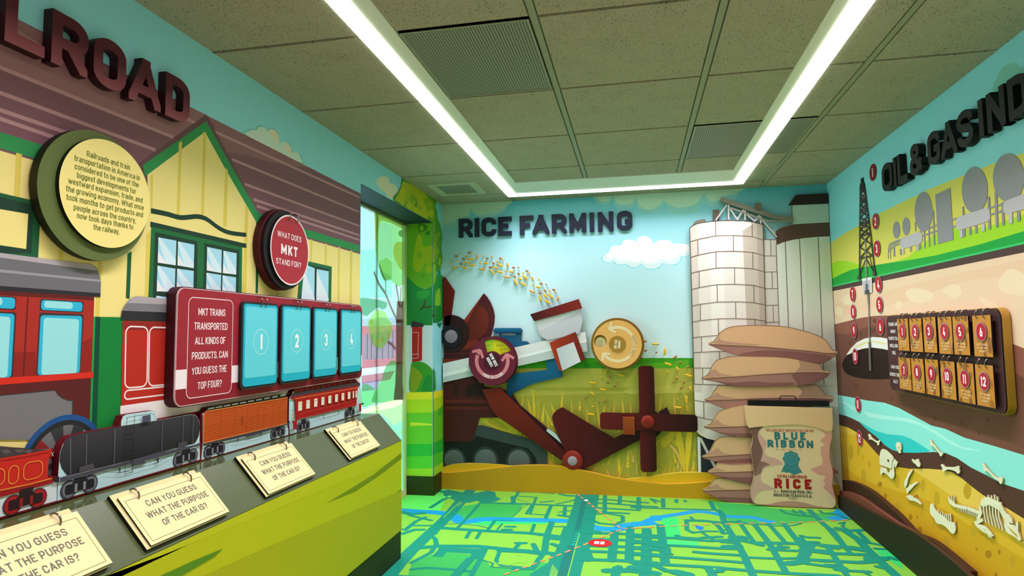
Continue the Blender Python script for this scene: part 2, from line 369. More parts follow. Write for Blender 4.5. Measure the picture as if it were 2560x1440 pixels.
def pieces(st, fx, fy, w, cap):     # strokes mapped into the line's own frame -> ('rib', pts, closed) or ('poly', pts)
    out = []; al = [(fx(p[0]), fy(p[1])) for pts, _ in st for p in pts]
    bx = [(min(p[k] for p in al), max(p[k] for p in al)) for k in (0, 1)]
    for pts, cl in st:
        q = [(fx(p[0]), fy(p[1])) for p in pts]
        if not cl and len(q) > 1:
            for e, f in ((0, 1), (-1, -2)):
                t = Vector(q[e])-Vector(q[f])
                if t.length < 1e-7: continue
                t.normalize(); k = 1 if abs(t.y) > .95 else 0 if abs(t.x) > .95 else -1
                if k >= 0 and min(abs(q[e][k]-bx[k][0]), abs(q[e][k]-bx[k][1])) < 1e-5 and (k == 1 or bx[0][1]-bx[0][0] > w): q[e] = tuple(Vector(q[e])+t*w/2)
        if cl: out.append(('rib', q, True)); continue
        dg = lambda a, b: abs(a[0]-b[0]) > .12*abs(a[1]-b[1]) and abs(a[1]-b[1]) > .12*abs(a[0]-b[0])
        runs, cur = [], [q[0]]
        for i in range(1, len(q)):
            cur.append(q[i])
            if i < len(q)-1:
                u, v = Vector(q[i])-Vector(q[i-1]), Vector(q[i+1])-Vector(q[i])
                if u.length < 1e-7 or v.length < 1e-7: continue
                edge = q[i][1] < cap*.15 or q[i][1] > cap*.85
                if abs(u.angle_signed(v)) > .9 and (dg(q[i-1], q[i]) or dg(q[i], q[i+1])) and (edge or not (dg(q[i-1], q[i]) and dg(q[i], q[i+1]))): runs.append(cur); cur = [q[i]]
        runs.append(cur)
        for r in runs:
            if len(r) == 2 and dg(*r) and (Vector(r[0])-Vector(r[1])).length > w:
                a, b = Vector(r[0]), Vector(r[1]); t = (b-a).normalized(); n = Vector((-t.y, t.x))*w/2; a = a-t*w*.75; b = b+t*w*.75
                lo = 0 if min(r[0][1], r[1][1]) < cap*.2 else min(r[0][1], r[1][1])-w*.3; hi = cap if max(r[0][1], r[1][1]) > cap*.8 else max(r[0][1], r[1][1])+w*.3
                if min(r[0][1], r[1][1]) < 0: lo = min(r[0][1], r[1][1])-w/2
                xl, xh = bx[0][0]-w/2, bx[0][1]+w/2
                for e, f in ((0, 1), (1, 0)):       # flat apex of A, V, W: trim at the partner stroke
                    if len(runs) > 1 and r[e] not in (q[0], q[-1]) and bx[0][0]+.1*w < r[e][0] < bx[0][1]-.1*w:
                        if r[f][0] < r[e][0]: xh = min(xh, r[e][0]+w*.56)
                        else: xl = max(xl, r[e][0]-w*.56)
                out.append(('poly', clip([tuple(a+n), tuple(a-n), tuple(b-n), tuple(b+n)], xl, xh, lo, hi)))
            else:
                if len(runs) > 1 and len(r) > 1:
                    for e, f in ((0, 1), (-1, -2)):
                        if not dg(r[e], r[f]) and r[e] not in (q[0], q[-1]): t = (Vector(r[e])-Vector(r[f])).normalized(); r[e] = tuple(Vector(r[e])+t*w/2)
                out.append(('rib', r, False))
    return out
def emitp(mb, pl, ps, tf, w, d, m, d0=None, side=None, jl=0):
    for p in ps:
        if p[0] == 'rib': mb.rib(pl, [tf(q) for q in p[1]], w, d, m, p[2], d0, side)
        elif len(p[1]) > 2:
            mb.rc = (mb.rc+1) % 9; dd = d+mb.rc*.00004
            if d0 is None: mb.flat(pl, [tf(q) for q in p[1]], dd, m)
            else: mb.slab(pl, [tf(q) for q in p[1]], d0, dd, m, side)
def text(mb, pl, s, p0, p1, cap, d, m, wt=.13, track=.11):       # one line between the baseline points p0 and p1
    res, W = layout(s, wt, track); a = Vector(p0); b = Vector(p1); e = (b-a); k = e.length/W; e.normalize(); n = Vector((-e.y, e.x)); w = wt*cap*min(1, (k/cap)*.5+.5)
    for x, _, st in res: emitp(mb, pl, pieces(st, lambda g: (x+g)*k, lambda g: g*cap, w, cap), lambda q: tuple(a+e*q[0]+n*q[1]), w, d, m)
def ctext(mb, pl, s, c, cap, d, m, wt=.14, sx=.8, track=.11):    # centred at c (baseline)
    _, W = layout(s, wt, track); w = W*cap*sx; text(mb, pl, s, (c[0]-w/2, c[1]), (c[0]+w/2, c[1]), cap, d, m, wt, track)
def atext(mb, pl, s, c, r, a0, a1, cap, d, m, wt=.15, track=.12, out=True):    # along an arc, from angle a0 to a1
    res, W = layout(s, wt, track)
    def tf(q):
        a = a0+(a1-a0)*q[0]/(W*cap); rr = r+(q[1]-.5*cap)*(1 if out else -1); return (c[0]+rr*math.cos(a), c[1]+rr*math.sin(a))
    for x, _, st in res: emitp(mb, pl, pieces(st, lambda g: (x+g)*cap, lambda g: g*cap, wt*cap, cap), tf, wt*cap, d, m)
def letter(ch, pl, u0, u1, v0, v1, d0, d1, wt, m, side, label, group, cat='letter'):
    mb = MB(); W, st = glyph(ch, wt, 6); cap = v1-v0; sw = wt*cap
    fx = (lambda x: u0+sw/2+(x-wt/2)/(W-wt)*(u1-u0-sw)) if W > wt+.01 else (lambda x: (u0+u1)/2)
    emitp(mb, pl, pieces(st, lambda g: fx(g)-u0, lambda g: g*cap, sw, cap), lambda q: (q[0]+u0, q[1]+v0), sw, d1, m, d0, side)
    return mb.build('raised_letter', None, label, cat, group)
STEEL = None
def ring(parent, pl, c, r, tube, d, name='ring', a0=-100, a1=100):   # wire ring standing out of the surface, through card and board
    mb = MB(); pts = []
    for k in range(19):
        a = math.radians(a0+(a1-a0)*k/18); pts.append(pl.to3((c[0], c[1]+r*math.sin(a)), d+r*math.cos(a)))
    mb.tube(pts, tube, M('#8d8478', .28, 1)); return mb.build(name, parent, smooth=True)
# ================================================================ THE SETTING
# ---- floor: printed map
fl = MB(); RF = [(-1.9, XR, YF, YB)]
LIME = '#79b93d'; fl.box((-1.9, YF, -.05), (XR+.1, YB+.1, 0), LIME)
LIME, MIDG, TEAL, DTEAL, BLUE = '#79b93d', '#32a54d', '#05826b', '#056e64', '#0c90c4'
fl.d = .0001; fl.lay(FL, [(-1.9, YF), (XR, YF), (XR, 2.1), (-1.9, 2.1)], '#b8b3ac')  # unseen floor made plain grey to cut green bounce onto the ceiling
def fp(t, s, c, sm=False):
    q = P(FL, t, s); fl.lay(FL, smooth(q, 4, True) if sm else q, c, RF, .000008)
def road(t, s, w, c=TEAL, sm=False):
    q = P(FL, t, s); dx, dy = abs(q[-1][0]-q[0][0]), abs(q[-1][1]-q[0][1]); w *= 1.15 if dx > 2*dy else .64; fl.line(FL, smooth(q, 4) if sm else q, w, c, step=.000003)
    for e in (q[0], q[-1]): fl.lay(FL, circ(e, w/2, 12), c, None, .000003)
fp('s', '880,300 1270,310 1250,350 1230,385 1170,440 900,445 730,455 600,420 700,330', MIDG)
fp('s', '0,250 100,260 170,215 400,222 480,160 560,165 500,300 460,380 100,370', '#5ed65a')
fp('s', '190,880 330,820 490,770 760,800 800,850 900,850 960,920 1230,940 1340,935 1420,880 1560,880 1400,1100 100,1200', MIDG)
fp('s', '960,470 1180,470 1500,485 1500,505 1080,505 940,520 860,515 720,490', '#2fc765')
fp('t', '780,290 1170,320 1420,360 1800,400 1990,380 2130,462 1650,490 1400,515 950,485 860,372', MIDG)
fp('t', '280,445 440,440 480,640 310,640', '#2fcd66'); fp('t', '320,655 640,675 650,715 330,705', '#3ad66c')
fp('t', '2360,755 2480,750 2570,810 2640,950 2400,800', '#2fc765')
# river
fl.d += .000008; fl.line(FL, smooth(P(FL, 's', '-40,360 95,372 280,385 450,395 590,425 660,478 780,475 900,458 1200,462 1750,478 1880,510 2000,545 2180,555 2260,520 2480,498 2560,490')), .085, BLUE)
fl.d += .000008; fl.line(FL, smooth(P(FL, 't', '0,500 120,490 200,455 330,428 500,402 600,385 700,388 780,398 950,432 1150,440 1280,470 1390,492')), .062, BLUE)
fp('t', '175,425 300,420 290,470 180,480', BLUE); fp('t', '1860,440 2010,420 2120,460 1980,475', BLUE); fp('t', '1940,400 1990,350 2100,440 2050,455', BLUE)
fp('t', '615,520 690,530 697,545 670,570 620,545', '#1174cf')
# highways and the rail corridor
road('s', '790,150 690,260 600,370 470,500 340,620 180,770 60,900 -30,1010', .125); road('s', '740,160 640,260 480,450', .03)
fl.line(FL, P(FL, 's', '735,225 600,345 500,440'), .007, LIME); fl.line(FL, P(FL, 's', '760,225 640,330'), .006, LIME)
road('s', '870,285 760,410 630,550', .035); road('s', '585,235 500,265 375,345', .05); road('s', '500,190 600,200 720,220', .06)
fp('s', '500,185 540,170 640,190 760,215 930,180 1000,195 1010,240 1060,260 1000,290 880,295 820,280 740,300 620,280 500,230', TEAL)
fp('s', '540,232 580,228 570,245 535,248', '#5ed65a')
road('s', '-30,545 130,560 230,480 320,440', .05); road('s', '100,390 180,410 300,400', .04); road('s', '170,420 380,470', .025); road('s', '220,520 380,520', .025); road('s', '100,600 220,560 300,560', .06)
road('s', '350,600 420,650 430,700 380,780 190,880', .045); road('s', '400,600 430,540 900,572 1300,592 1510,612 1700,640', .042)
road('s', '280,735 450,720 830,722 1130,752 1480,785 1640,800', .045); fp('s', '460,735 920,745 880,790 840,850 750,840 770,795 530,775 490,825 390,820', TEAL)
road('s', '910,745 850,860 760,1020', .045); road('s', '190,945 340,930 560,945 760,965', .025); road('s', '860,850 980,885 965,920 1230,940', .01, '#0a7a5c')
fl.line(FL, P(FL, 's', '1900,205 1870,350 1850,420 1810,600 1740,760 1690,900 1650,1030'), .165, TEAL)
fl.line(FL, P(FL, 's', '1860,290 1830,430 1790,590 1760,700'), .035, DTEAL); fl.line(FL, P(FL, 's', '1745,715 1720,790 1680,900 1640,1040'), .05, DTEAL)
fl.line(FL, P(FL, 's', '1830,560 1790,690 1740,880 1700,1030'), .006, LIME)
for k in range(5): fp('s', f'{1770-k*8},{590+k*26} {1820-k*8},{590+k*26} {1818-k*8},{602+k*26} {1768-k*8},{602+k*26}', '#0aa287')
# west blocks
for s, w in (('870,298 1330,312 1800,332', .03), ('1230,235 1400,245 1340,400', .03), ('1170,240 1180,300', .05), ('1200,260 1330,305', .008), ('1360,320 1300,405 1500,418', .03), ('1540,330 1490,450', .04), ('1230,190 1160,300', .035), ('1320,318 1260,345 1230,385 1165,440', .01),
             ('1200,192 1400,196 1560,208', .025), ('1440,295 1560,282', .035), ('1600,310 1700,290 1800,262 1850,245', .03), ('1630,215 1700,230 1850,236', .03), ('1620,390 1760,372', .03), ('1620,420 1760,440', .03), ('1680,340 1670,420', .04),
             ('480,510 640,500 830,520 920,540', .01), ('1000,470 930,560', .035), ('1180,470 980,468', .012), ('1070,500 1020,560', .02), ('1380,510 1350,590', .035), ('1110,530 1185,532', .03), ('1080,560 1150,560', .03), ('1550,490 1500,620 1480,770', .06), ('1570,530 1680,530 1640,640', .03),
             ('760,570 720,640', .035), ('860,575 820,645', .035), ('1050,750 1010,860 1060,910 1330,930', .035), ('1060,760 1300,770 1460,790', .05), ('1210,690 1290,690', .03), ('1200,735 1240,690', .04), ('1370,700 1400,760', .05), ('1430,615 1480,600', .04), ('1540,640 1640,650', .05), ('1560,700 1700,760', .06), ('1600,800 1540,1010', .10), ('1400,1000 1560,900', .10), ('1460,800 1360,940 1180,940', .05)): road('s', s, w)
fp('s', '1080,850 1310,838 1290,890 1220,880 1130,910 1010,890', LIME); fp('s', '980,765 1015,765 1010,775 975,775', LIME); fp('s', '1215,795 1250,795 1240,818 1210,818', LIME)
for k in range(5): fl.line(FL, P(FL, 's', f'{1560+k*12},{900+k*15} {1530+k*12},{1010+k*10}'), .005, LIME)
# grid east of the rail line
for s, w in (('1900,262 2080,268 2480,300', .022), ('1900,298 2100,305 2400,330 2560,338', .026), ('1890,345 2100,355 2390,372', .026), ('1880,382 2290,403', .026), ('2065,228 2062,385', .045), ('2212,236 2205,312', .045), ('2392,250 2390,372', .05),
             ('1915,452 1945,412 2080,402 2235,428 2240,480 2150,512 2010,498 1940,468', .042), ('1860,448 1920,452', .03), ('2510,260 2560,300', .03)): road('s', s, w)
road('s', '1830,575 1990,585', .05); road('s', '2160,580 2130,860', .075); road('s', '2310,540 2300,860', .075); road('s', '2470,560 2465,900 2450,1020', .09)
for y0, y1 in ((590, 605), (650, 665), (715, 728), (770, 790), (850, 870)): road('s', f'1850,{y0} 2200,{y0+10} 2560,{y1+14}', .036)
road('s', '2080,960 2300,955 2560,985', .05); road('s', '2200,920 2200,960', .06); road('s', '2330,930 2320,960', .05); road('s', '1850,720 1900,850', .10); road('s', '2360,895 2560,915', .03)
# the park and streets in the east
for s, w in (('140,560 145,760 130,1008', .075), ('275,520 300,700 320,880', .075), ('830,370 870,400 900,500 1000,660 1080,800 1180,1020', .062), ('0,345 300,355 830,370', .022), ('65,250 60,370', .045), ('300,260 305,340', .045), ('760,290 800,365', .05), ('180,258 280,290', .03), ('0,292 150,298', .022), ('0,330 80,335', .03), ('430,270 430,295', .04), ('510,275 520,290', .03),
             ('530,470 530,560 590,590 720,575 820,578', .042), ('530,470 700,475 850,490', .035), ('570,440 600,470', .035), ('780,480 850,540 890,600', .045), ('690,595 790,660', .035), ('680,640 860,630', .03), ('870,560 950,575', .02), ('870,590 920,595', .02),
             ('0,632 400,642 620,660 760,670 1050,655', .034), ('440,620 460,645', .06), ('490,640 630,650', .04), ('330,712 540,722 840,742 1040,748', .034), ('1040,660 1180,690 1350,690 1720,700 2120,735', .04), ('870,680 1010,690', .03), ('900,725 1040,720', .04), ('1000,640 1060,640', .07), ('1200,700 1260,715', .05),
             ('1035,475 1120,600 1190,690', .045), ('1180,500 1330,690 1490,970', .055), ('1325,505 1490,690', .045), ('1475,505 1660,740 1690,890', .055), ('1640,500 1560,520 1390,525 950,485', .012), ('950,485 1180,505', .03),
             ('1440,365 1490,400 1640,425 1760,432', .03), ('1560,370 1600,395 1570,390', .025), ('1630,375 1680,425', .04), ('1720,370 1850,500 1960,590 2070,740', .055), ('1820,375 1850,400 1980,410 2110,460', .03), ('1880,525 1990,650 2110,780', .045), ('1990,545 2110,570 2250,565', .035), ('2010,500 2060,490 2040,530 2130,580', .03), ('2060,570 2200,660 2290,760 2440,900 2600,1040', .075), ('2190,580 2300,690 2420,710', .045), ('1930,550 2000,570', .03),
             ('0,688 140,692 330,712', .03), ('0,742 330,765', .03), ('0,800 350,825 700,850 1080,880', .03), ('610,778 800,795 1060,810', .03), ('0,880 320,900 750,925 1150,960 1500,985 2000,1010', .032), ('1100,830 1400,842 1640,838', .026), ('1330,755 1560,765 1640,770', .03), ('1400,740 1500,730', .03), ('1440,710 1420,720', .03),
             ('1640,640 1690,720', .05), ('1640,620 1700,635 1810,640', .026), ('1690,680 1800,682', .026), ('1650,760 1900,790 2290,805', .036), ('1640,850 1950,865 2200,880 2350,870', .036), ('1520,890 1600,880', .05), ('1690,890 1960,925 2060,935', .03), ('1720,720 1640,860', .09), ('1760,760 1880,770', .04), ('1900,730 1980,850 2080,1000', .05), ('1850,720 1980,740', .04), ('1830,870 2000,870', .02), ('1880,900 2000,905', .02), ('2140,740 2260,760', .06), ('2300,850 2380,850 2440,840', .05), ('2250,800 2330,870', .045), ('2380,920 2420,930', .05), ('2500,830 2560,850', .05), ('1980,950 2100,960 2300,970', .026), ('2240,970 2300,1000', .03), ('2360,745 2460,750', .022),
             ('340,740 345,790', .06), ('220,710 290,720', .05), ('330,795 380,800', .022), ('250,920 330,960 480,975', .06), ('430,975 540,1000', .06), ('0,930 70,930 130,960', .05), ('745,935 860,940', .05), ('745,965 860,965', .03)): road('t', s, w)
fp('t', '790,938 810,938 810,952 790,952', LIME)
for u in (-.85, -.1, .35, .7, 1.1): fl.line(FL, [(u, 2.1), (u-.05, 2.6), (u-.02, 3.2)], .045, TEAL, step=.000003)
for v in (2.25, 2.5, 2.72, 2.95): fl.line(FL, [(-1.2, v-.05), (0, v), (XR, v+.04)], .04, TEAL, step=.000003)
# dashed trail lines
def dash(t, s, n):
    q = P(FL, t, s); 
    for a, b in zip(q, q[1:]):
        for k in range(n):
            t0, t1 = k/n, (k+.58)/n
            fl.line(FL, [(a[0]+(b[0]-a[0])*z, a[1]+(b[1]-a[1])*z) for z in (t0, t1)], .013, '#e88a52', step=.000003)
dash('s', '1800,218 2230,558', 11); dash('s', '2220,560 1640,800 1050,1012', 7); dash('s', '2240,552 2560,540', 4); dash('t', '40,546 480,521 900,508 1350,497 1700,488 2140,464', 4)
mk = P1(FL, 's', 2017, 692); fl.lay(FL, circ(mk, .064, 28), '#c4161f')
for dx, sx in ((-.018, .026), (.013, .022)): fl.lay(FL, [(mk[0]+dx-sx/2, mk[1]-.022), (mk[0]+dx+sx/2, mk[1]-.022), (mk[0]+dx+sx/2, mk[1]+.025), (mk[0]+dx-sx/2, mk[1]+.025)], '#f4efe8')
for dx in (-.022, -.014, .01): fl.line(FL, [(mk[0]+dx, mk[1]-.024), (mk[0]+dx, mk[1]-.008)], .004, '#c4161f')
fl.line(FL, [(mk[0]-.03, mk[1]+.006), (mk[0]+.024, mk[1]+.006)], .003, '#c4161f')
wm = P1(FL, 's', 1885, 278); fl.lay(FL, rrect(wm[0]-.012, wm[1]-.02, wm[0]+.012, wm[1]+.02, .008), '#e8efe8')
fl.build('floor', kind='structure', loc=(0, 0, 0))
# ---- ceiling: lay-in tiles between recessed bars
ce = MB(); TM = tile_mat(); ce.box((XL-.3, YF-.1, H+.012), (XR+.1, YB+.1, H+.06), M('#8d9579', .7))
ys = [YF]+[1.918+.614*k-.004*k for k in range(-5, 5)]+[YB]; xs = [XL, -.895, -.2987, .299, .9056, XR]
for i in range(len(xs)-1):
    for j in range(len(ys)-1):
        x0, x1, y0, y1 = xs[i]+(.017 if i else 0), xs[i+1]-(.017 if i < 4 else 0), ys[j]+(.008 if j else 0), ys[j+1]-(.008 if j < len(ys)-2 else 0)
        if i in (1, 2, 3) and abs(ys[j]-3.75) < .02: y1 = 4.05
        if i in (1, 2, 3) and ys[j] > 4.2: y0 = 4.47
        if i == 1 and abs(ys[j]-1.918) < .02: continue
        if i == 3 and abs(ys[j]-3.138) < .02: continue
        ce.box((x0, y0, H), (x1, y1, H+.011), TM)
for k in (-.2987, .299): ce.box((k-.011, YF, H+.001), (k+.011, 4.05, H+.011), M('#8e947c', .6))
ce.box((.9056-.011, YF, H+.001), (.9056+.011, YB, H+.011), M('#8e947c', .6))
for k in (-.2987, .299): ce.box((k-.016, 4.45, H+.001), (k+.016, YB, H+.011), M('#8f987c', .6))
ce.build('ceiling', kind='structure', loc=(0, 0, H))
# ---- perforated metal ceiling panels and the small register
def perf(x0, x1, y0, y1, label):
    t = thing('perforated_ceiling_panel', label, 'ceiling vent', ((x0+x1)/2, (y0+y1)/2, H))
    m = MB(); m.box((x0, y0, H-.001), (x1, y1, H+.009), perf_mat()); m.build('perforated_sheet', t)
    m = MB(); w = .008
    for a, b in (((x0, y0), (x1, y0+w)), ((x0, y1-w), (x1, y1)), ((x0, y0+w), (x0+w, y1-w)), ((x1-w, y0+w), (x1, y1-w))): m.box((a[0], a[1], H-.003), (b[0], b[1], H+.009), M('#8e967c', .5))
    m.build('panel_frame', t)
perf(-.765, -.316, 1.926, 2.516, 'large perforated metal ceiling panel beside the left light strip near the camera')
perf(.316, .888, 3.146, 3.74, 'perforated metal ceiling panel crossed by the right light strip near the oil wall')
t = thing('air_register', 'small square framed air vent in the ceiling at the far left corner', 'ceiling vent', (-1.2, 4.1, H))
m = MB(); 
for a, b in (((-1.365, 3.94), (-1.03, 3.99)), ((-1.365, 4.25), (-1.03, 4.29)), ((-1.365, 3.99), (-1.315, 4.25)), ((-1.08, 3.99), (-1.03, 4.25))): m.box((a[0], a[1], H-.012), (b[0], b[1], H+.01), M('#aab396', .5))
m.build('frame', t)
m = MB(); m.box((-1.32, 3.985, H-.005), (-1.075, 4.255, H+.005), perf_mat(.008)); m.build('grille', t)
# ---- three light strips
def strip(name_lab, a, b, fl0=None, fl1=None, kk=1.0):
    t = thing('linear_ceiling_light', name_lab, 'ceiling light', ((a[0]+b[0])/2, (a[1]+b[1])/2, H), 'recessed linear light strips')
    m = MB(); m.box((a[0], a[1], H-.010), (b[0], b[1], H-.0005), emit('#fbfff8', 3.6)); m.build('diffuser', t)
    ld = bpy.data.lights.new('strip_light', 'AREA'); ld.shape = 'RECTANGLE'; ld.size = b[0]-a[0]; ld.size_y = b[1]-a[1]
    ld.energy = LAMP*kk*max(ld.size, ld.size_y); ld.color = LAMPCOL; ld.spread = math.radians(SPREAD)
    lo = bpy.data.objects.new('strip_light', ld); SC.collection.objects.link(lo); lo.parent = t; lo.location = (0, 0, -.012)
    if fl0:
        m = MB(); m.box((fl0[0], fl0[1], H-.004), (fl1[0], fl1[1], H+.004), M('#d9dfcd', .45)); m.build('trim_flange', t)
strip('bright linear ceiling light running along the railroad wall side', (-.9, -1.2), (-.832, 4.445), (-.832, -1.2), (-.77, 4.36))
strip('bright linear ceiling light running along the oil wall side', (.684, -1.2), (.756, 4.445), (.636, -1.2), (.684, 4.36))
strip('short bright linear ceiling light along the rice farming wall joining two long ones', (-.832, 4.372), (.684, 4.445), (-.77, 4.058), (.636, 4.372), .5)
# ---- left wall with its printed railway station mural
lw = MB(); RL = [(YF, WY0, 0, H), (WY0, WY1, WZ, H), (WY1, YB, 0, H)]
SKY = '#8fdbe8'
for r in RL: lw.box((XL-.215, r[0], r[2]), (XL, r[1], r[3]), SKY)
def lp(t, s, c, sm=0, cl=True):
    q = P(LW, t, s); q = smooth(q, 5, True) if sm else q
    if min(p[0] for p in q) < .9:       # roof, eave and engine carry on along the wall to the left
        q = clip(q, 1.05, 99, -9, 9); out = []; N = len(q)
        for i, p in enumerate(q):
            e = abs(p[0]-1.05) < 1e-6; pe, ne = abs(q[i-1][0]-1.05) < 1e-6, abs(q[(i+1) % N][0]-1.05) < 1e-6
            if e and pe: out.append((-.9, p[1]))
            out.append(p)
            if e and ne: out.append((-.9, p[1]))
        q = out
    lw.lay(LW, q, c, RL)
def lr(t, s, w, c, sm=0):
    q = P(LW, t, s); lw.line(LW, smooth(q, 5) if sm else q, w, c)
def hb(v0, v1, u0, u1, c): lw.lay(LW, [(u0, v0), (u1, v0), (u1, v1), (u0, v1)], c, RL)
cl_ = P(LW, 'd', '155,110 165,80 200,64 232,66 245,45 275,38 305,50 318,74 345,56 375,62 400,90 415,125 420,170 445,160 480,166 510,205 520,250 550,242 575,262 590,300 597,330 400,260')
lw.lay(LW, smooth(cl_, 4, True), '#7cc7cd'); c0 = (sum(p[0] for p in cl_)/len(cl_), sum(p[1] for p in cl_)/len(cl_)-.02)
lw.lay(LW, smooth([(c0[0]+(p[0]-c0[0])*.93, c0[1]+(p[1]-c0[1])*.9) for p in cl_], 4, True), '#cfe6dc')
lp('d', '345,75 375,75 400,105 410,150 395,165 365,130', '#e6dcc0', 1); lp('d', '450,190 480,200 500,235 490,255 460,225', '#e6dcc0', 1)
lp('d', '1143,470 1165,430 1190,424 1215,424 1235,440 1245,475 1270,480 1290,495 1305,530 1295,560 1270,590 1245,585 1225,578 1205,540 1180,530 1165,505', '#dfe2c2', 1)
# roof
hb(1.60, 1.943, -.9, WY0, '#7d5560')
lp('a', '-2700,-1045 0,500 1300,1030 1545,860 650,430 0,75 -2700,-1290', '#956a70')
lp('p', '505,828 650,902 830,993 980,1069 1130,1146 1245,1206 1130,1195 950,1165 800,1120 650,1095 560,900', '#8e646b')
for s in ('a -1400,-560;0,152;470,455;1450,915;d 1015,580', 'a -1400,-60;0,505;1300,1030', 'd 60,295;1015,690', 'a -1400,190;0,695;1165,1125', 'd 155,480;1015,795', 'a -1400,370;0,825;540,1010', 'd 220,595;1015,865', 'a -1400,450;0,890;460,1050', 'd 245,645;1015,900'):
    q = []; tg = None
    for w in s.split(';'):
        if ' ' in w: tg, w = w.split(' ')
        q += P(LW, tg, w)
    lw.line(LW, q, .0105, '#b58a90')
# yellow station wall and eave boards
hb(.3, 1.605, -.9, WY0, '#eedf8c')
lp('a', '-2700,250 0,990 390,1110 345,1215 0,1112 -2700,470', '#2f9150'); lp('d', '600,815 1015,940 1015,992 600,872', '#2f9150')
lp('a', '1545,858 1600,960 1760,1250 1870,1470 1840,1600 1500,1240 1130,1440 1030,1230 1300,1040', '#674a4e')
lp('x', '515,303 560,383 648,537 643,560 560,420 512,340 362,440 358,412', '#2f9150'); lp('d', '245,700 320,715 300,790 250,780', '#2f9150')
lp('x', '512,330 560,417 643,560 643,700 370,700 368,437', '#eedf8c')
BT = '#dccb5c'
for t, s in (('a', '120,1145 163,1158 145,1480 103,1475'), ('b', '447,560 481,575 470,760 436,752'), ('b', '737,700 768,720 742,1180 712,1175'), ('b', '1340,-130 1364,-140 1346,414 1322,410'), ('b', '1523,-210 1545,-205 1528,412 1506,408'), ('b', '1692,60 1708,80 1698,505 1680,498'), ('b', '1128,115 1148,110 1140,380 1130,380'), ('b', '1842,350 1862,370 1845,1000 1826,990'), ('b', '1098,560 1130,520 1108,1060 1085,1040'),
             ('d', '160,640 182,660 155,1290 133,1290'), ('d', '8,370 22,380 10,800 -8,790'), ('d', '652,895 662,897 655,1075 645,1070'), ('d', '757,925 770,928 768,1090 755,1086'), ('d', '857,950 868,953 864,1370 852,1370'), ('d', '947,978 962,982 957,1390 942,1386'), ('d', '395,1285 410,1290 408,1320 393,1320')): lp(t, s, BT)
lp('b', '955,700 985,685 970,1040 942,1035', '#1d5c33'); lp('d', '240,770 262,760 252,1300 236,1300', '#1d5c33')
DG = '#1d3d2e'
lr('b', '1130,380 1250,405 1340,430 1400,430 1480,424 1550,445 1640,510 1720,545 1845,562', .016, DG, 1); lr('b', '1125,482 1845,645', .017, DG)
# station windows
lp('b', '1132,500 1815,655 1808,1150 1105,1150', '#1f6a3b')
lp('b', '1160,540 1480,612 1472,1120 1140,1120', DG); lp('b', '1530,622 1792,676 1785,1100 1520,1100', DG)
GLS = G('#8fd4f0', '#ecedf4', 'x', .4, 0, 1); 
for s in ('1185,580 1320,605 1315,790 1180,770', '1332,610 1455,635 1450,812 1328,790', '1178,792 1312,815 1308,990 1172,985', '1325,815 1450,832 1447,980 1320,990', '1550,652 1660,675 1657,848 1547,828', '1672,680 1772,700 1768,860 1668,848', '1545,845 1655,862 1652,1000 1542,990', '1665,865 1767,880 1764,1000 1662,990', '1168,1018 1300,1035 1300,1100 1160,1100'):
    q = P(LW, 'b', s); lw.lay(LW, q, '#a5dbf0')
    z = lambda a, b, t: (a[0]+(b[0]-a[0])*t, a[1]+(b[1]-a[1])*t)
    lw.lay(LW, [z(q[0], q[3], .08), q[0], z(q[0], q[1], .1), z(q[1], q[2], .8), q[2], z(q[3], q[2], .45)], '#d3eaf4'); lw.lay(LW, [z(q[0], q[3], .55), z(q[3], q[2], .5), q[3]], '#e8ecf3')
lp('d', '630,1060 806,1100 800,1380 545,1380 560,1200', '#1f6a3b'); lp('d', '630,1085 785,1118 780,1375 555,1375', DG)
for s in ('600,1080 677,1112 674,1380 572,1380', '692,1118 782,1135 778,1380 688,1380'):
    lp('d', s, '#a5dbf0'); a = [w.split(',') for w in s.split()]; lp('d', f'{a[0][0]},1130 {int(a[1][0])},1340 {a[2][0]},1380 {a[3][0]},1380', '#dbeaf4')
lp('b', '-900,80 0,248 302,318 280,735 0,760 -900,760', '#1f5a36'); lp('b', '-900,130 0,280 245,335 230,700 0,700 -900,700', DG); lp('b', '-900,240 0,370 206,405 190,668 0,640 -900,580', '#eedf8c')
# wainscot
lp('J', '700,517 960,522 1500,540 1500,1600 660,1600', '#0d7f35'); lp('J', '757,519 797,519 765,1500 718,1500', '#044a34'); lp('J', '742,519 758,519 722,1500 700,1500', '#1d9a45')
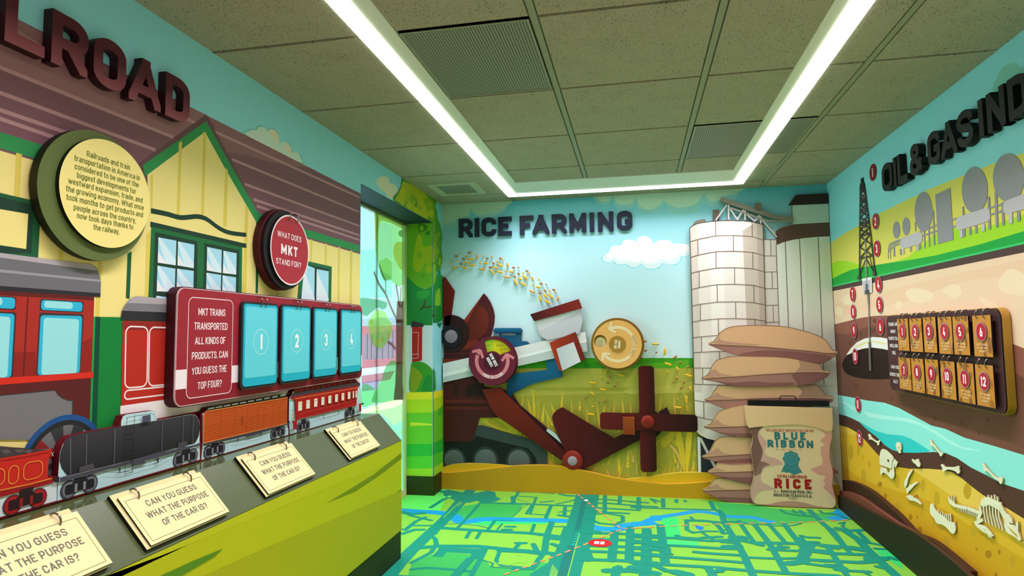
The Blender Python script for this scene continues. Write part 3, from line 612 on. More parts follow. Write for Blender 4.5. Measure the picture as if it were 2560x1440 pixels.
# left printed locomotive
lp('J', '-1500,60 0,340 748,386 705,1500 -1500,1500', '#a82c23'); lp('J', '-1500,20 0,308 746,350 746,388 0,346 -1500,60', '#5f1d1d')
lp('J', '0,800 278,798 280,1000 0,1010', '#8e211c'); lp('J', '655,722 735,684 726,966 640,966', '#8e211c')
lp('J', '-1500,-290 0,8 720,100 750,112 772,138 790,185 800,235 797,360 0,310 -1500,0', '#2c2b30'); lp('J', '-1500,-290 0,8 720,100 750,112 772,138 790,185 800,235 799,330 0,272 -1500,-60', '#6d6d73'); lp('J', '-1500,-290 0,8 720,100 750,112 774,150 0,45 -1500,-230', '#b0a8ae'); lp('J', '-1500,-130 0,140 795,222 798,240 0,163 -1500,-95', '#98979b')
CY, CL2, FR = '#2fb4d8', '#97e0e4', '#3d3238'
for fr, cy, li in (('314,373 664,397 656,487 310,470', '326,383 655,404 649,478 320,463', '347,390 577,404 574,458 345,445'), ('-200,340 124,360 118,466 -200,445', '-200,350 115,367 110,456 -200,436', '-200,352 12,364 10,430 -200,410'),
                   ('308,484 662,498 637,970 279,990', '318,505 650,513 629,968 292,986', '342,525 625,538 606,968 322,984'), ('-300,465 124,483 94,1002 -300,1020', '-300,478 108,495 80,1002 -300,1020', '-300,500 76,520 50,1002 -300,1020')):
    for k, (s, c) in enumerate(((fr, FR), (cy, CY), (li, CL2))): lw.lay(LW, rpoly(P(LW, 'J', s), .008 if k else .006), c, RL)
lr('J', '217,358 205,560 180,995', .003, '#5f1d1d')
lp('J', '-1500,1110 0,1008 738,959 738,1006 0,1062 -1500,1190', '#d42c1e'); lp('J', '-1500,1190 0,1062 722,1010 705,1500 -1500,1500', '#5a1d20')
lp('J', '-1500,1240 0,1145 435,1100 455,1130 490,1165 530,1180 580,1186 576,1500 -1500,1500', '#3c3436'); lp('J', '-1500,1250 0,1152 428,1110 450,1142 487,1173 528,1190 568,1194 565,1500 -1500,1500', '#757477')
a, b, c = P(LW, 'A', '265,630 780,252 1090,420')
def c3(a, b, c):
    ax, ay, bx, by, cx, cy = *a, *b, *c; d = 2*(ax*(by-cy)+bx*(cy-ay)+cx*(ay-by))
    ux = ((ax*ax+ay*ay)*(by-cy)+(bx*bx+by*by)*(cy-ay)+(cx*cx+cy*cy)*(ay-by))/d; uy = ((ax*ax+ay*ay)*(cx-bx)+(bx*bx+by*by)*(ax-cx)+(cx*cx+cy*cy)*(bx-ax))/d
    return (ux, uy), math.hypot(ax-ux, ay-uy)
wc, wr = c3(a, b, c)
lw.lay(LW, circ(wc, wr, 56), '#1d4f8c', RL); lw.lay(LW, circ(wc, wr*.885, 56), '#26272b', RL); lw.lay(LW, circ(wc, wr*.78, 56), '#6d6c70', RL)
for k in range(9): 
    a0 = k*2*PI/9+.25; lw.lay(LW, [wc]+circ(wc, wr*.785, 4, None, a0, a0+.38), '#33393a' if k % 3 else '#8a2320', RL)
lw.lay(LW, circ(wc, wr*.25, 24), '#2b2b2e', RL)
# second printed carriage
lp('b', '912,1205 2900,1260 2900,3000 880,3000', '#b5291f'); lp('b', '918,1208 2900,1262 2900,1310 916,1275', '#8f2622')
lp('b', '897,1200 908,1130 925,1095 960,1050 990,1030 1020,1021 1285,1045 2700,1180 2700,1330 1285,1212', '#2b2b2f'); lp('b', '908,1130 925,1095 960,1050 990,1030 1020,1021 1285,1045 2700,1180 2700,1270 1285,1145', '#7a7a80'); lp('b', '945,1072 990,1030 1020,1021 1285,1045 2700,1180 2700,1220 1285,1085', '#aaa4a9')
for t, s in (('c', '775,-110 912,-105 905,262 768,275'), ('c', '922,-105 1052,-100 1040,250 915,262'), ('c', '768,290 1040,262 1036,312 765,345')):
    lw.line(LW, rpoly(P(LW, t, s), .02), .0045, '#efe3e4', True)
q = P(LW, 'c', '740,385 1050,340'); v = (q[0][1]+q[1][1])/2; hb(v-.055, v, q[0][0], WY0, '#f0e8ec'); hb(.5, v-.055, q[0][0]-.01, WY0, '#8c1218')
# tree crown over the window and down the pier
TR1, TR2, TR3, TR4 = '#4e9a22', '#93b816', '#b3bb12', '#1f8a35'
lp('D', '420,85 430,40 470,0 500,-60 560,-160 880,60 885,160 905,210 915,300 940,360 958,440 966,530 955,640 968,740 958,820 935,865 905,880 880,1060 700,1000 690,480 600,360 480,240', TR1, 1)
lp('D', '475,110 430,95 470,30 520,-120 700,-60 830,80 820,200 800,330 700,320 560,200', TR3); lp('D', '760,100 850,80 880,200 890,420 920,560 900,760 850,600 830,300', '#7fae16', 1)
lp('D', '862,600 882,650 884,740 865,800 840,760', '#b9bf18', 1); lp('D', '860,830 890,860 885,1000 868,1060', '#7cbf1c')
rb_ = random.Random(11)
def blobs(fn, x0, x1, y0, y1, n, cols, r0, r1, ok):
    for _ in range(n):
        x, y = rb_.uniform(x0, x1), rb_.uniform(y0, y1)
        if not ok(x, y): continue
        r = rb_.uniform(r0, r1); k = rb_.randint(5, 7); fn('D', ' '.join(f'{x+r*.62*(1+.07*math.cos(k*a))*math.cos(a):.0f},{y+r*(1+.07*math.cos(k*a))*math.sin(a):.0f}' for a in [2*PI*i/20 for i in range(20)]), rb_.choice(cols), 1)
blobs(lp, 500, 840, -60, 240, 26, ('#a2b714', '#86a818', '#b9c01a', '#6fa01c'), 22, 52, lambda x, y: y > (x-480)*.42-60)
blobs(lp, 872, 945, 120, 860, 22, ('#5ba222', '#7fae16', '#468f22', '#93b816'), 18, 40, lambda x, y: x < 885+(y-100)*.22)
lp('D', '930,880 945,900 950,940 975,975 977,1380 930,1440 905,1440 865,1400 865,1080 890,1000', TR4, 1); lp('D', '925,1080 945,1150 935,1300 905,1350 885,1280 890,1150', '#79b822', 1)
lp('E', '600,80 640,80 672,60 668,-50 598,-50', '#1a7d30'); lp('E', '630,90 655,120 668,80', '#1a7d30')
BANDS = (('#ecdf2b', 625, 612, 680, 655), ('#b5d61f', 680, 655, 785, 732), ('#6cc52c', 785, 732, 1030, 988), ('#2eb53a', 1030, 988, 1125, 1085), ('#58c932', 1125, 1085, 1222, 1170), ('#a4d42b', 1222, 1170, 1500, 1480))
for c, a0, a1, b0, b1 in BANDS: lp('E', f'596,{a0} 690,{a1-6} 690,{b1-6} 596,{b0}', c)
lp('E', '668,728 668,800 628,812', '#48b32c'); lp('E', '598,430 615,470 622,600 598,625', '#2f8f30')
lw.build('wall_left', kind='structure', loc=(XL, 0, 0))
# window recess: side reveal (printed) and head coloured dark for its unlit underside
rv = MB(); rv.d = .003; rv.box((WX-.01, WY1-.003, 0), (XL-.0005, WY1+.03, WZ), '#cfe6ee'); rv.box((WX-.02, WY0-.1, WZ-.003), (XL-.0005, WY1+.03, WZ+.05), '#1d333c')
rv.box((WX-.02, WY0-.03, 0), (XL-.216, WY0, WZ), '#cfe6ee')
RR = [(WX, XL, 0, WZ)]
def rp(t, s, c, sm=0):
    q = P(RV, t, s); rv.lay(RV, smooth(q, 5, True) if sm else q, c, RR)
rp('D', '520,340 900,340 900,1010 860,1070 780,1090 690,1060 520,1000', '#6aa81c'); rp('D', '700,370 760,360 800,380 790,430 720,450', '#3f7d1a', 1); rp('D', '690,500 740,510 745,580 780,620 860,600 885,640 885,760 830,815 780,800 750,860 690,900 640,800', '#a8b313', 1)
rp('D', '780,470 815,440 835,455 815,490', '#3f7d1a', 1); blobs(rp, 700, 860, 400, 980, 22, ('#7cae1a', '#8fb618', '#5f9c1c', '#a8b313'), 24, 50, lambda x, y: not (500 < y < 860 and x > 740)); rp('D', '690,1060 780,1092 870,1062 870,1500 520,1500 520,900', '#1b8536'); rp('D', '700,1120 830,1110 800,1180 700,1200', '#2f9a3a', 1)
for s, w in (('650,1440 690,1360 760,1290 785,1215', .012), ('755,1300 850,1290', .009), ('700,1440 790,1420 880,1385', .012)): rv.line(RV, P(RV, 'D', s), w, '#4f2e22')
rp('E', '600,-10 600,60 560,100 500,70 440,60 360,60 360,-10', '#1b8536', 1); rp('E', '440,70 530,90 530,116 430,120', '#33353c'); rp('E', '440,118 520,118 518,378 440,400', '#b8231f')
rv.line(RV, rpoly(P(RV, 'E', '420,160 490,160 486,328 420,335'), .006), .003, '#e6d9dc', True); rv.line(RV, rpoly(P(RV, 'E', '420,332 490,330 486,360 420,365'), .006), .003, '#e6d9dc', True)
rp('E', '430,420 460,390 500,388 540,400 580,430 605,470 620,560 610,632 430,640', '#3a9a2c', 1); rp('E', '430,440 480,450 520,500 500,560 470,620 430,630', '#8a9f1e', 1); rp('E', '545,510 590,500 610,625 520,628', '#1f8a35', 1)
for c, a0, a1, b0, b1 in BANDS: rp('E', f'360,{a0+5} 600,{a0} 600,{b0} 360,{b0+5}', c)
rp('E', '425,862 500,865 615,878 615,886 500,888 425,892', '#d9e03a')
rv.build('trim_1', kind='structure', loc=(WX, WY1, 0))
# window: glass with see-through tree print
w1 = thing('window_1', None, None, (WX, WY0, 0)); w1['kind'] = 'structure'
m = MB(); m.slab(WN, [(WY0-.03, .02), (WY1, .02), (WY1, WZ), (WY0-.03, WZ)], -.012, -.006, glass_mat()); m.build('glass_pane', w1)
m = MB(); FRM = M('#b9cf9a', .45)
m.box((WX-.02, WY1-.055, .05), (WX+.02, WY1-.012, WZ-.02), FRM); m.box((WX-.02, WY0-.03, 0), (WX+.02, WY1-.012, .05), M('#d8d6a8', .45)); m.box((WX-.02, WY0-.03, WZ-.02), (WX+.02, WY1-.004, WZ-.0035), M('#6f7a4a', .45))
m.box((WX-.03, 3.86, .05), (WX-.013, 3.885, WZ-.02), FRM); m.build('window_frame', w1)
fm = MB(); RWN = [(WY0-.03, WY1-.055, .05, WZ-.02)]
def wp(t, s, c, al=.72, sm=0):
    q = P(WN, t, s); q = smooth(q, 5, True) if sm else q; fm.d += .0002
    fm.flat(WN, clip(q, *RWN[0]), fm.d, FILM(c, al))
def wr_(t, s, w, c): fm.d += .0002; fm.rib(WN, P(WN, t, s), w, fm.d, FILM(c, .85))
wp('D', '0,0 1000,0 1000,3000 0,3000', '#cfe9ec', .55)
wp('D', '45,150 205,290 215,640 45,655', '#bfe3f6', .45); wp('D', '45,655 215,640 250,780 300,900 400,960 400,1180 45,1190', '#8fd6c4', .6)
wp('D', '195,150 215,300 215,640 240,760 270,900 300,985 360,1000 390,985 410,1010 440,1040 470,1062 500,1060 520,1042 545,1100 575,1112 600,1078 640,1105 690,1100 700,370 400,250', '#86bf62', .8)
wp('D', '205,160 700,390 700,470 560,440 400,350 280,320 250,400 240,560 215,560', '#c3c552', .8); wp('D', '480,440 560,420 640,430 640,480 560,500 490,500', '#6fa04a', .8, 1)
wp('D', '420,640 440,580 480,556 520,565 545,520 620,490 650,540 655,700 640,800 600,850 575,930 545,890 520,880 490,860 455,800 420,720', '#d6d25a', .85, 1)
wp('D', '262,345 278,330 405,378 405,780 345,730 300,755 258,780', '#d9f2ff', .35); wp('D', '258,790 300,760 340,735 400,790 400,960 340,990 300,950', '#a8db74', .7)  # pale blue-white patch: a window reflection painted into the film
wp('D', '40,1200 200,1205 300,1228 345,1250 335,1300 300,1320 240,1300 200,1330 150,1370 110,1395 40,1345', '#4f9a66', .75, 1)
wp('D', '560,1110 600,1078 690,1100 690,1440 640,1440 600,1340 555,1250', '#5fae78', .75)
wp('E', '50,110 40,60 200,40 430,60 430,130 300,95', '#aab2bb'); wp('E', '45,110 300,100 430,130 415,400 45,445', '#cc5566'); wp('E', '50,182 300,140 296,362 50,378', '#aed7f2', .55)
for x in (85, 118, 162, 205, 250, 285): wr_('E', f'{x},{176-x*.12} {x-2},{376-x*.04}', .008, '#4d5866')
wp('E', '40,440 240,420 400,400 400,440 215,480 40,495', '#e9eef0'); wp('E', '40,500 215,474 300,460 260,530 40,560', '#c9627a'); wp('E', '40,555 190,528 150,610 40,620', '#a78fb4')
fm.d += .0002; fm.rib(WN, rpoly(P(WN, 'E', '378,172 412,175 405,345 365,350'), .008), .004, fm.d, FILM('#f0d8dc', .8), True)
wp('E', '130,650 160,590 190,535 215,460 240,410 280,378 330,395 380,375 400,410 437,420 437,632 300,690 130,710', '#6dbb68', .78, 1); wp('E', '40,590 80,565 140,610 150,700 40,740', '#6fc878', .78, 1)
wp('E', '40,765 80,755 110,735 125,740 260,690 330,680 440,632 440,690 330,730 300,745 40,800', '#f3eebb', .85); wp('E', '40,800 300,745 440,690 440,800 290,890 200,800', '#c2e29a', .8); wp('E', '290,890 440,800 440,3000 0,3000 200,800', '#8fdcb4', .75)
wp('E', '320,940 440,880 440,900 340,955', '#dcecb0', .8); wp('E', '370,1070 440,1030 440,1130 370,1160', '#66c98f', .8); wp('E', '360,1180 440,1160 440,1240 360,1270', '#7fd7a0', .8)
for s, w in (('190,900 250,1040 320,1140 380,1290 440,1420', .022), ('248,815 290,930 325,1010 325,1130', .014), ('440,1040 465,1180 480,1300', .022), ('497,1070 490,1200 485,1300', .018), ('548,1110 520,1230 500,1300', .022), ('650,1300 590,1400 545,1560', .022)): wr_('D', s, w, '#7a5a48')
wp('D', '452,1225 540,1235 552,1470 438,1470', '#6e4d3d', .9); wp('E', '306,60 370,60 360,200 356,400 355,560 366,686 286,688 300,560 306,400', '#694838', .9); wr_('E', '240,235 270,250 300,290', .02, '#7a5a48')
wp('E', '86,85 100,60 110,35 150,-8 190,-10 222,10 240,58 270,90 276,140 255,190 230,240 205,275 180,286 150,270 130,260 108,220 97,160', '#a2db70', .85, 1)
for x, y in ((112, 80), (195, 215), (158, 240), (250, 185)): wp('E', f'{x-12},{y} {x},{y-25} {x+14},{y} {x},{y+25}', '#d6d968', .85, 1)
fm.build('window_print', w1)
# ---- back wall: printed rice field
bw = MB(); bw.box((-2.0, YB, 0), (XR+.3, YB+.2, H), G('#d3e9f0', '#4aaebc', 'z', .55, .9, 2.2, 'Object', mid=(.62, '#b4e0ea')))  # sky print deepens upward, with dimness near the ceiling painted in too
RB = [(XL, XR, 0, H)]
def bp_(t, s, c, sm=0, st=.00003):
    q = P(BW, t, s); bw.lay(BW, smooth(q, 5, True) if sm else q, c, RB, st)
bp_('h', '-50,50 570,50 565,90 550,130 500,165 440,190 380,190 330,175 295,145 285,130 290,170 270,220 200,255 85,275 -50,275', '#8fc7bc', 1); bp_('h', '-50,50 560,50 540,120 480,150 420,165 360,170 310,150 288,115 270,170 200,205 85,240 -50,240', '#a9cdb4', 1)
bp_('j', '110,50 120,95 150,130 190,148 230,145 262,118 285,160 330,180 400,175 428,140 450,190 500,213 560,212 610,185 640,150 660,195 720,222 800,222 870,195 915,140 950,160 1010,165 1060,150 1130,130 1168,70 1160,0', '#7fc0bd', 1)
bp_('j', '130,50 150,100 190,125 240,120 265,70 290,130 350,150 400,140 428,100 460,160 520,185 590,160 630,120 600,90 660,140 720,170 800,165 880,130 920,70 960,120 1020,120 1060,90 1160,60 1160,0', '#a4cbb2', 1)
cb = P(BW, 'j', '180,535 195,510 225,500 230,465 255,440 318,435 330,405 365,390 400,395 432,405 440,380 480,365 520,372 550,400 560,430 590,402 640,395 690,402 715,435 740,422 790,425 850,440 850,500 800,520 765,525 755,560 720,583 670,588 630,575 600,605 550,620 500,610 470,580 440,602 400,606 360,585 330,585 290,585 262,558 230,570 190,560')
bw.lay(BW, smooth(cb, 4, True), '#8fd6e4', RB); c0 = (sum(p[0] for p in cb)/len(cb), sum(p[1] for p in cb)/len(cb))
bw.lay(BW, smooth([(c0[0]+(p[0]-c0[0])*.965, c0[1]+(p[1]-c0[1])*.93) for p in cb], 4, True), '#d5e6ec', RB); bw.lay(BW, smooth([(c0[0]+(p[0]-c0[0])*.88, c0[1]+.012+(p[1]-c0[1])*.72) for p in cb], 4, True), '#eceef2', RB)
for s in ('470,385 505,382 525,405 520,430 490,425', '605,415 650,410 690,440 685,465 640,465 610,440', '735,440 775,432 800,460 790,475 745,470'): bp_('j', s, '#f3ebe4', 1)
# fields
bp_('x', '1085,895 1760,895 1760,930 1085,930', '#3d9a17'); bp_('i', '1310,240 1440,215 1440,285 1300,285', '#2f8a14'); bp_('i', '1700,250 2200,205 2200,285 1700,285', '#5cab22')
q = P1(BW, 'x', 1400, 921); bw.lay(BW, [(XL, 0), (XR, 0), (XR, q[1]), (XL, q[1])], '#b3ad46', RB)
bp_('i', '600,520 2300,470 2300,1300 600,1300', '#a29c38'); bp_('i', '820,440 1700,440 1640,475 900,470', '#a29c38'); bp_('i', '1640,475 2300,380 2300,480 1700,500', '#bdb450')
rnd = random.Random(3)
blades = [('#dcb92c', 780, 470, 770, 600, 14), ('#e3c02c', 815, 515, 850, 680, 26), ('#e3bf27', 862, 410, 880, 690, 26), ('#c9a728', 912, 480, 912, 700, 16), ('#d8b62e', 965, 560, 940, 740, 22), ('#e3c02c', 950, 590, 1030, 770, 24), ('#d9b92f', 1010, 550, 1050, 660, 22), ('#e5c33a', 1120, 450, 1110, 610, 20), ('#dcb92c', 1190, 520, 1200, 660, 16), ('#e0b03a', 1255, 520, 1275, 640, 18), ('#e3bf27', 1405, 530, 1440, 780, 20), ('#d9b92f', 1480, 590, 1470, 660, 28), ('#dfae4e', 1565, 530, 1560, 660, 14), ('#e3bf27', 1630, 530, 1640, 660, 24), ('#e2b44c', 1700, 535, 1705, 660, 14), ('#dcc02c', 1965, 480, 1950, 650, 16), ('#e2b44c', 2070, 480, 2085, 680, 20), ('#cfae2a', 2150, 420, 2190, 640, 24)]
for c, x0, y0, x1, y1, w in blades: bp_('i', f'{x0},{y0} {x1+w/2},{y1} {x1-w/2},{y1}', c)
for k in range(240):
    x = rnd.uniform(470, 2270); y = rnd.uniform(1020, 1230) if rnd.random() < .6 else rnd.uniform(720, 960); h = rnd.uniform(60, 210); w = rnd.uniform(9, 24); dx = rnd.uniform(-50, 50)
    bp_('i', f'{x+dx:.0f},{y-h:.0f} {x+w/2:.0f},{y:.0f} {x-w/2:.0f},{y:.0f}', rnd.choice(('#dcb92c', '#e3c22e', '#c9a728', '#b9a62c', '#e0b05a', '#d2b32a', '#a9a22e')), 0, .000008)
for s, c in (('420,700 560,705 700,770 740,830 700,850 560,800 450,740', '#d9b92f'), ('480,740 520,700 650,790 620,800', '#b99d24'), ('2030,930 2080,960 2130,1040 2180,1140 2140,1120 2090,1010', '#e2ae56'), ('2090,850 2140,840 2170,1120 2150,1140', '#d9b92f'), ('2180,840 2230,830 2200,1120 2175,1140', '#e3c22e'), ('1960,880 2100,800 2080,870 1990,960', '#c2a72a')): bp_('i', s, c, 1)
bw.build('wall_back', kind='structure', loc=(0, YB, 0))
# ---- right wall: printed strata
rw = MB(); rw.box((XR, YF, 0), (XR+.2, YB+.2, H), '#8cdce8'); RX = [(-YB, -YF, 0, H)]
def rr(t, s, c, sm=0):
    q = P(RW, t, s); q = smooth(q, 5, True) if sm else q
    if max(p[0] for p in q) > UE:       # carry the strata on along the wall beyond the picture
        q = clip(q, -99, UE, -9, 9); out = []; N = len(q)
        for i, p in enumerate(q):
            e = abs(p[0]-UE) < 1e-6; pe, ne = abs(q[i-1][0]-UE) < 1e-6, abs(q[(i+1) % N][0]-UE) < 1e-6
            if e and pe: out.append((1.6, p[1]))
            out.append(p)
            if e and ne: out.append((1.6, p[1]))
        q = out
    rw.lay(RW, q, c, RX)
def rl(t, s, w, c): rw.line(RW, P(RW, t, s), w, c)
UE = -2.4
rw.lay(RW, smooth(P(RW, 'l', '1440,560 1455,510 1490,440 1530,370 1600,335 1660,335 1720,370 2300,300'), 4)+P(RW, 'l', '2300,900 1500,700'), '#7fc9bf', RX)
rr('m', '0,790 60,745 110,710 200,650 320,585 500,480 700,380 850,312 935,267 1240,145 1540,25 1800,-65 3400,-600 3400,900 0,1300', '#dbd25e')
for s in ('70,935 110,912 170,905 240,915 330,945 370,975 330,1010 70,1075 20,1000', '640,915 700,890 760,870 830,810 930,720 1010,660 1080,625 1160,610 1250,622 1300,630 1500,590 1800,490 3400,0 3400,700 640,960'): rr('m', s, '#9ed422')
rr('m', '0,1100 75,1070 150,1030 240,990 380,960 560,930 800,895 1000,860 1200,810 1400,760 1600,700 1800,640 3400,130 3400,500 1800,756 85,1142 0,1160', '#0fa13c')
rl('m', '75,1138 1800,752 3400,395', .012, '#37c46a'); rr('m', '40,1152 1800,756 3400,400 3400,1200 40,1300', '#4b3632')
rr('m', '40,1188 1800,832 3400,480 3400,3400 40,3400', '#e8caab'); rr('m', '80,1300 900,1090 1800,890 3400,500 3400,900 1300,1080 700,1280 90,1420', '#e6c3a1')
for s in ('735,1190 800,1155 900,1165 980,1205 960,1260 850,1290 760,1250', '1060,1180 1120,1130 1200,1125 1240,1190 1180,1250 1120,1220', '1600,1050 1680,980 1800,1030 1900,1180 1800,1220 1640,1200 1570,1130', '1400,1260 1450,1240 1620,1360 1500,1350', '640,1290 690,1270 710,1320 660,1345', '170,1240 230,1210 260,1290 180,1300', '100,1330 160,1330 170,1400 110,1390'): rr('m', s, '#ecd5b4', 1)
rr('n', '60,372 90,362 200,335 300,310 400,295 510,290 800,330 1200,420 1500,505 1640,560 2600,900 2600,2600 60,2600', '#8b5446')
rr('n', '60,445 100,430 200,445 300,400 400,372 510,378 900,480 1300,640 1640,800 2600,1200 2600,2600 60,2600', '#6f4639'); rr('n', '1510,880 1640,930 2600,1100 2600,2600 1000,1500 1300,1000', '#754a3d')
for x, y in ((415, 335), (305, 440), (215, 520), (410, 415), (470, 330), (262, 870), (555, 970), (905, 1130), (1130, 1175), (1270, 1250), (1340, 1140)): rw.lay(RW, pell(RW, 'n', x, y, 12, 20), '#5f3a30', RX)
rr('n', '183,612 220,560 270,510 330,480 400,466 470,470 520,480 620,510 720,560 720,620 520,575 400,552 300,576 240,600', '#e9e7e2'); rr('n', '235,560 270,535 330,508 400,497 515,517 515,528 400,510 335,525 280,548', '#e3d79a')
rr('n', '150,705 160,660 185,625 240,590 320,562 400,555 470,562 520,572 640,600 720,680 640,780 530,808 400,812 280,800 190,768', '#1f1513', 1)
rr('o', '40,-50 115,-42 250,-17 350,3 500,23 620,68 750,138 880,208 1000,238 1150,308 1400,378 1636,450 2600,900 2600,1400 1636,742 1450,680 1300,600 1200,550 1090,475 1000,435 900,425 760,432 640,430 560,410 500,370 430,300 350,240 290,180 230,150 180,130 120,112 40,100', '#90e6e0')
rr('o', '285,172 340,205 420,250 520,280 640,290 720,320 800,370 870,415 840,428 760,432 640,430 560,410 500,370 430,300 350,240', '#27cacd')
rr('o', '300,85 400,110 520,130 700,150 800,190 900,240 1000,310 1120,380 1280,412 1285,420 1150,405 1050,365 900,270 780,205 640,170 480,160 380,140', '#b2efe9'); rr('o', '115,5 180,20 250,60 280,90 240,85 180,40 115,18', '#b2efe9')
rr('o', '100,108 180,130 230,150 290,180 350,240 430,300 500,370 560,410 640,430 760,432 900,425 1000,435 1090,475 1200,550 1300,600 1450,680 1636,742 2600,1200 2600,1700 100,1000', '#523229')
YG = 'o 100,200 125,205 200,225 270,265 340,330 400,400 450,455 520,510 600,548 700,562 850,562 960,570 1050,590 1130,640 1200,700 1300,775 1400,835 1500,885 1636,970 2600,1700 2600,3200 100,3000'
rr('o', YG[2:], '#deb02a')
rr('o', '720,564 850,562 960,570 1050,590 1130,640 1200,700 1300,775 1400,835 1500,885 1636,970 2600,1700 2600,2000 1636,1180 1200,900 980,740', '#e9c253'); rr('o', '125,205 200,225 270,265 250,290 125,250', '#e6bf45')
rr('o', '100,490 200,570 300,640 420,690 520,720 800,800 1000,900 1200,1030 1636,1300 2600,2200 2600,3200 100,3000', '#d3a11a')
for w in '222,430,20,60 283,415,12,45 320,470,6,22 373,525,12,25 325,625,20,58 600,665,22,55 813,700,18,52 605,900,25,75 925,805,22,58 1000,1165,22,55 1175,745,32,65 1225,1060,27,58 1155,1315,14,40 1545,1320,25,50 805,925,12,30 895,1030,10,32 445,780,10,35'.split():
    x, y, a, b = map(float, w.split(',')); rw.lay(RW, pell(RW, 'o', x, y, a, b), '#c79d22', RX, .00001)
for w in '460,690,18,22 505,785,14,22 760,795,18,25 710,958,16,27 787,1062,17,28 1348,1262,26,33 1437,1245,12,20 1250,1220,8,15 765,955,6,14 1410,1430,14,20 1090,1010,8,25'.split():
    x, y, a, b = map(float, w.split(',')); rw.lay(RW, pell(RW, 'o', x, y, a, b), '#b07c14', RX, .00001)
# refinery silhouettes
GY, LG = '#8f8f94', '#bdb8bf'
for s in ('655,630,32,77', '742,597,34,80', '898,465,80,180', '1360,270,117,210', '1665,160,142,220'):
    x, y, a, b = map(float, s.split(',')); rw.lay(RW, pell(RW, 'm', x, y, a, b), GY, RX)
rr('m', '1005,312 1140,248 1168,718 1030,758', GY)
for s, w in (('580,890 582,800 590,760 640,735 1010,590 1200,525 1600,400 1900,310', .007), ('600,890 602,800 640,770 1010,640 1200,590 1600,460', .007), ('590,830 600,775 700,720', .006)): rl('m', s, w, GY)
for x, y0, y1, w in ((632, 780, 870, .02), (692, 800, 855, .02), (782, 770, 825, .02), (835, 740, 815, .012), (868, 745, 805, .012), (905, 640, 795, .012), (945, 590, 780, .012), (985, 450, 768, .014), (825, 560, 640, .01), (1265, 620, 690, .016), (1318, 605, 675, .016), (1372, 590, 660, .016), (1485, 330, 625, .016), (1255, 420, 500, .012), (1550, 280, 605, .016), (1612, 380, 588, .016), (1755, 465, 550, .018)): rl('m', f'{x},{y0} {x+(y1-y0)*.035:.0f},{y1}', w, GY)
for s in ('690,708 860,642 890,660 888,735 870,752 712,800 690,780', '1195,520 1470,428 1498,450 1500,530 1478,552 1215,634 1195,605', '1620,375 1800,305 2050,215 2080,330 1900,410 1645,492 1620,465'): rw.lay(RW, rpoly(P(RW, 'm', s), .02, 4), LG, RX)
for x, y0, y1 in ((715, 795, 848), (845, 750, 815), (1240, 630, 700), (1437, 570, 645), (1685, 480, 572)): rl('m', f'{x},{y0} {x+3},{y1}', .022, LG)
rw.build('wall_right', kind='structure', loc=(XR, 0, 0))
m = MB(); m.box((-2.0, YF-.2, 0), (XR+.2, YF, H), '#d8d2bc'); m.build('wall_front', kind='structure')
# ---- baseboards
m = MB(); BBC = M('#2c3508', .5)
m.box((XL, WY1-.006, 0), (XL+.012, YB-.07, .135), BBC); m.box((WX+.02, WY1-.012, 0), (XL+.012, WY1, .135), BBC); m.build('baseboard_left', kind='structure')
m = MB(); m.slab(BW, smooth(P(BW, 'i', '70,1145 110,1120 180,1100 280,1092 400,1092 520,1098 740,1118', .03), 4)+P(BW, 'i', '760,1300 70,1300', .03), 0, .03, G('#e2bd2a', '#d3a51c', 'z'), '#e8cf4a')
m.slab(BW, smooth(P(BW, 'k', '190,1196 330,1180 450,1163 560,1150 650,1145 760,1145 820,1150 900,1165 1100,1190', .03), 4)+P(BW, 'k', '1100,1400 190,1300', .03), 0, .03, G('#e2bd2a', '#d3a51c', 'z'), '#e8cf4a'); m.build('trim_2', kind='structure')
q = smooth(P(BW, 'i', '80,1172 200,1168 340,1155 480,1140 620,1124 760,1112 900,1108 1020,1110 1130,1120 1240,1140 1400,1178 1520,1208 1640,1230 1760,1248 1900,1262 2050,1272 2200,1272', .055), 4)
q2 = P(BW, 'k', '500,1232 650,1228 800,1216 1000,1180 1780,1240', .055)
m = MB(); pts = [p for p in q if p[0] < q2[0][0]]+q2+[(XR-.03, q2[-1][1]), (XR-.03, 0), (XL+.004, 0), (XL+.004, q[0][1])]
m.slab(BW, pts, 0, .055, '#c08f14', '#cfa32a'); m.build('baseboard_back', kind='structure')
def kick(s, d0, d1, c, sd):
    p = smooth(P(RW, 'o', s, d1), 4); return MB().slab(RW, p+[(p[-1][0], 0), (p[0][0], 0)], d0, d1, c, sd)
K1 = kick('150,655 200,658 280,688 380,745 500,845 600,935 700,1045 745,1088 900,1160 1190,1400', 0, .03, '#33190f', '#3d2014'); K1.build('trim_3', kind='structure')
kick('125,742 200,752 300,795 400,865 500,935 600,1005 700,1060 745,1085 850,1160 1000,1275 1190,1440 1700,1900', .03, .05, '#6e3b2b', '#7a4534').build('trim_4', kind='structure')
kick('112,775 180,805 250,845 400,925 560,1005 700,1066 745,1090 850,1164 1000,1279 1190,1444 1700,1900', .05, .073, '#1d1308', '#3a2414').build('baseboard_right', kind='structure')
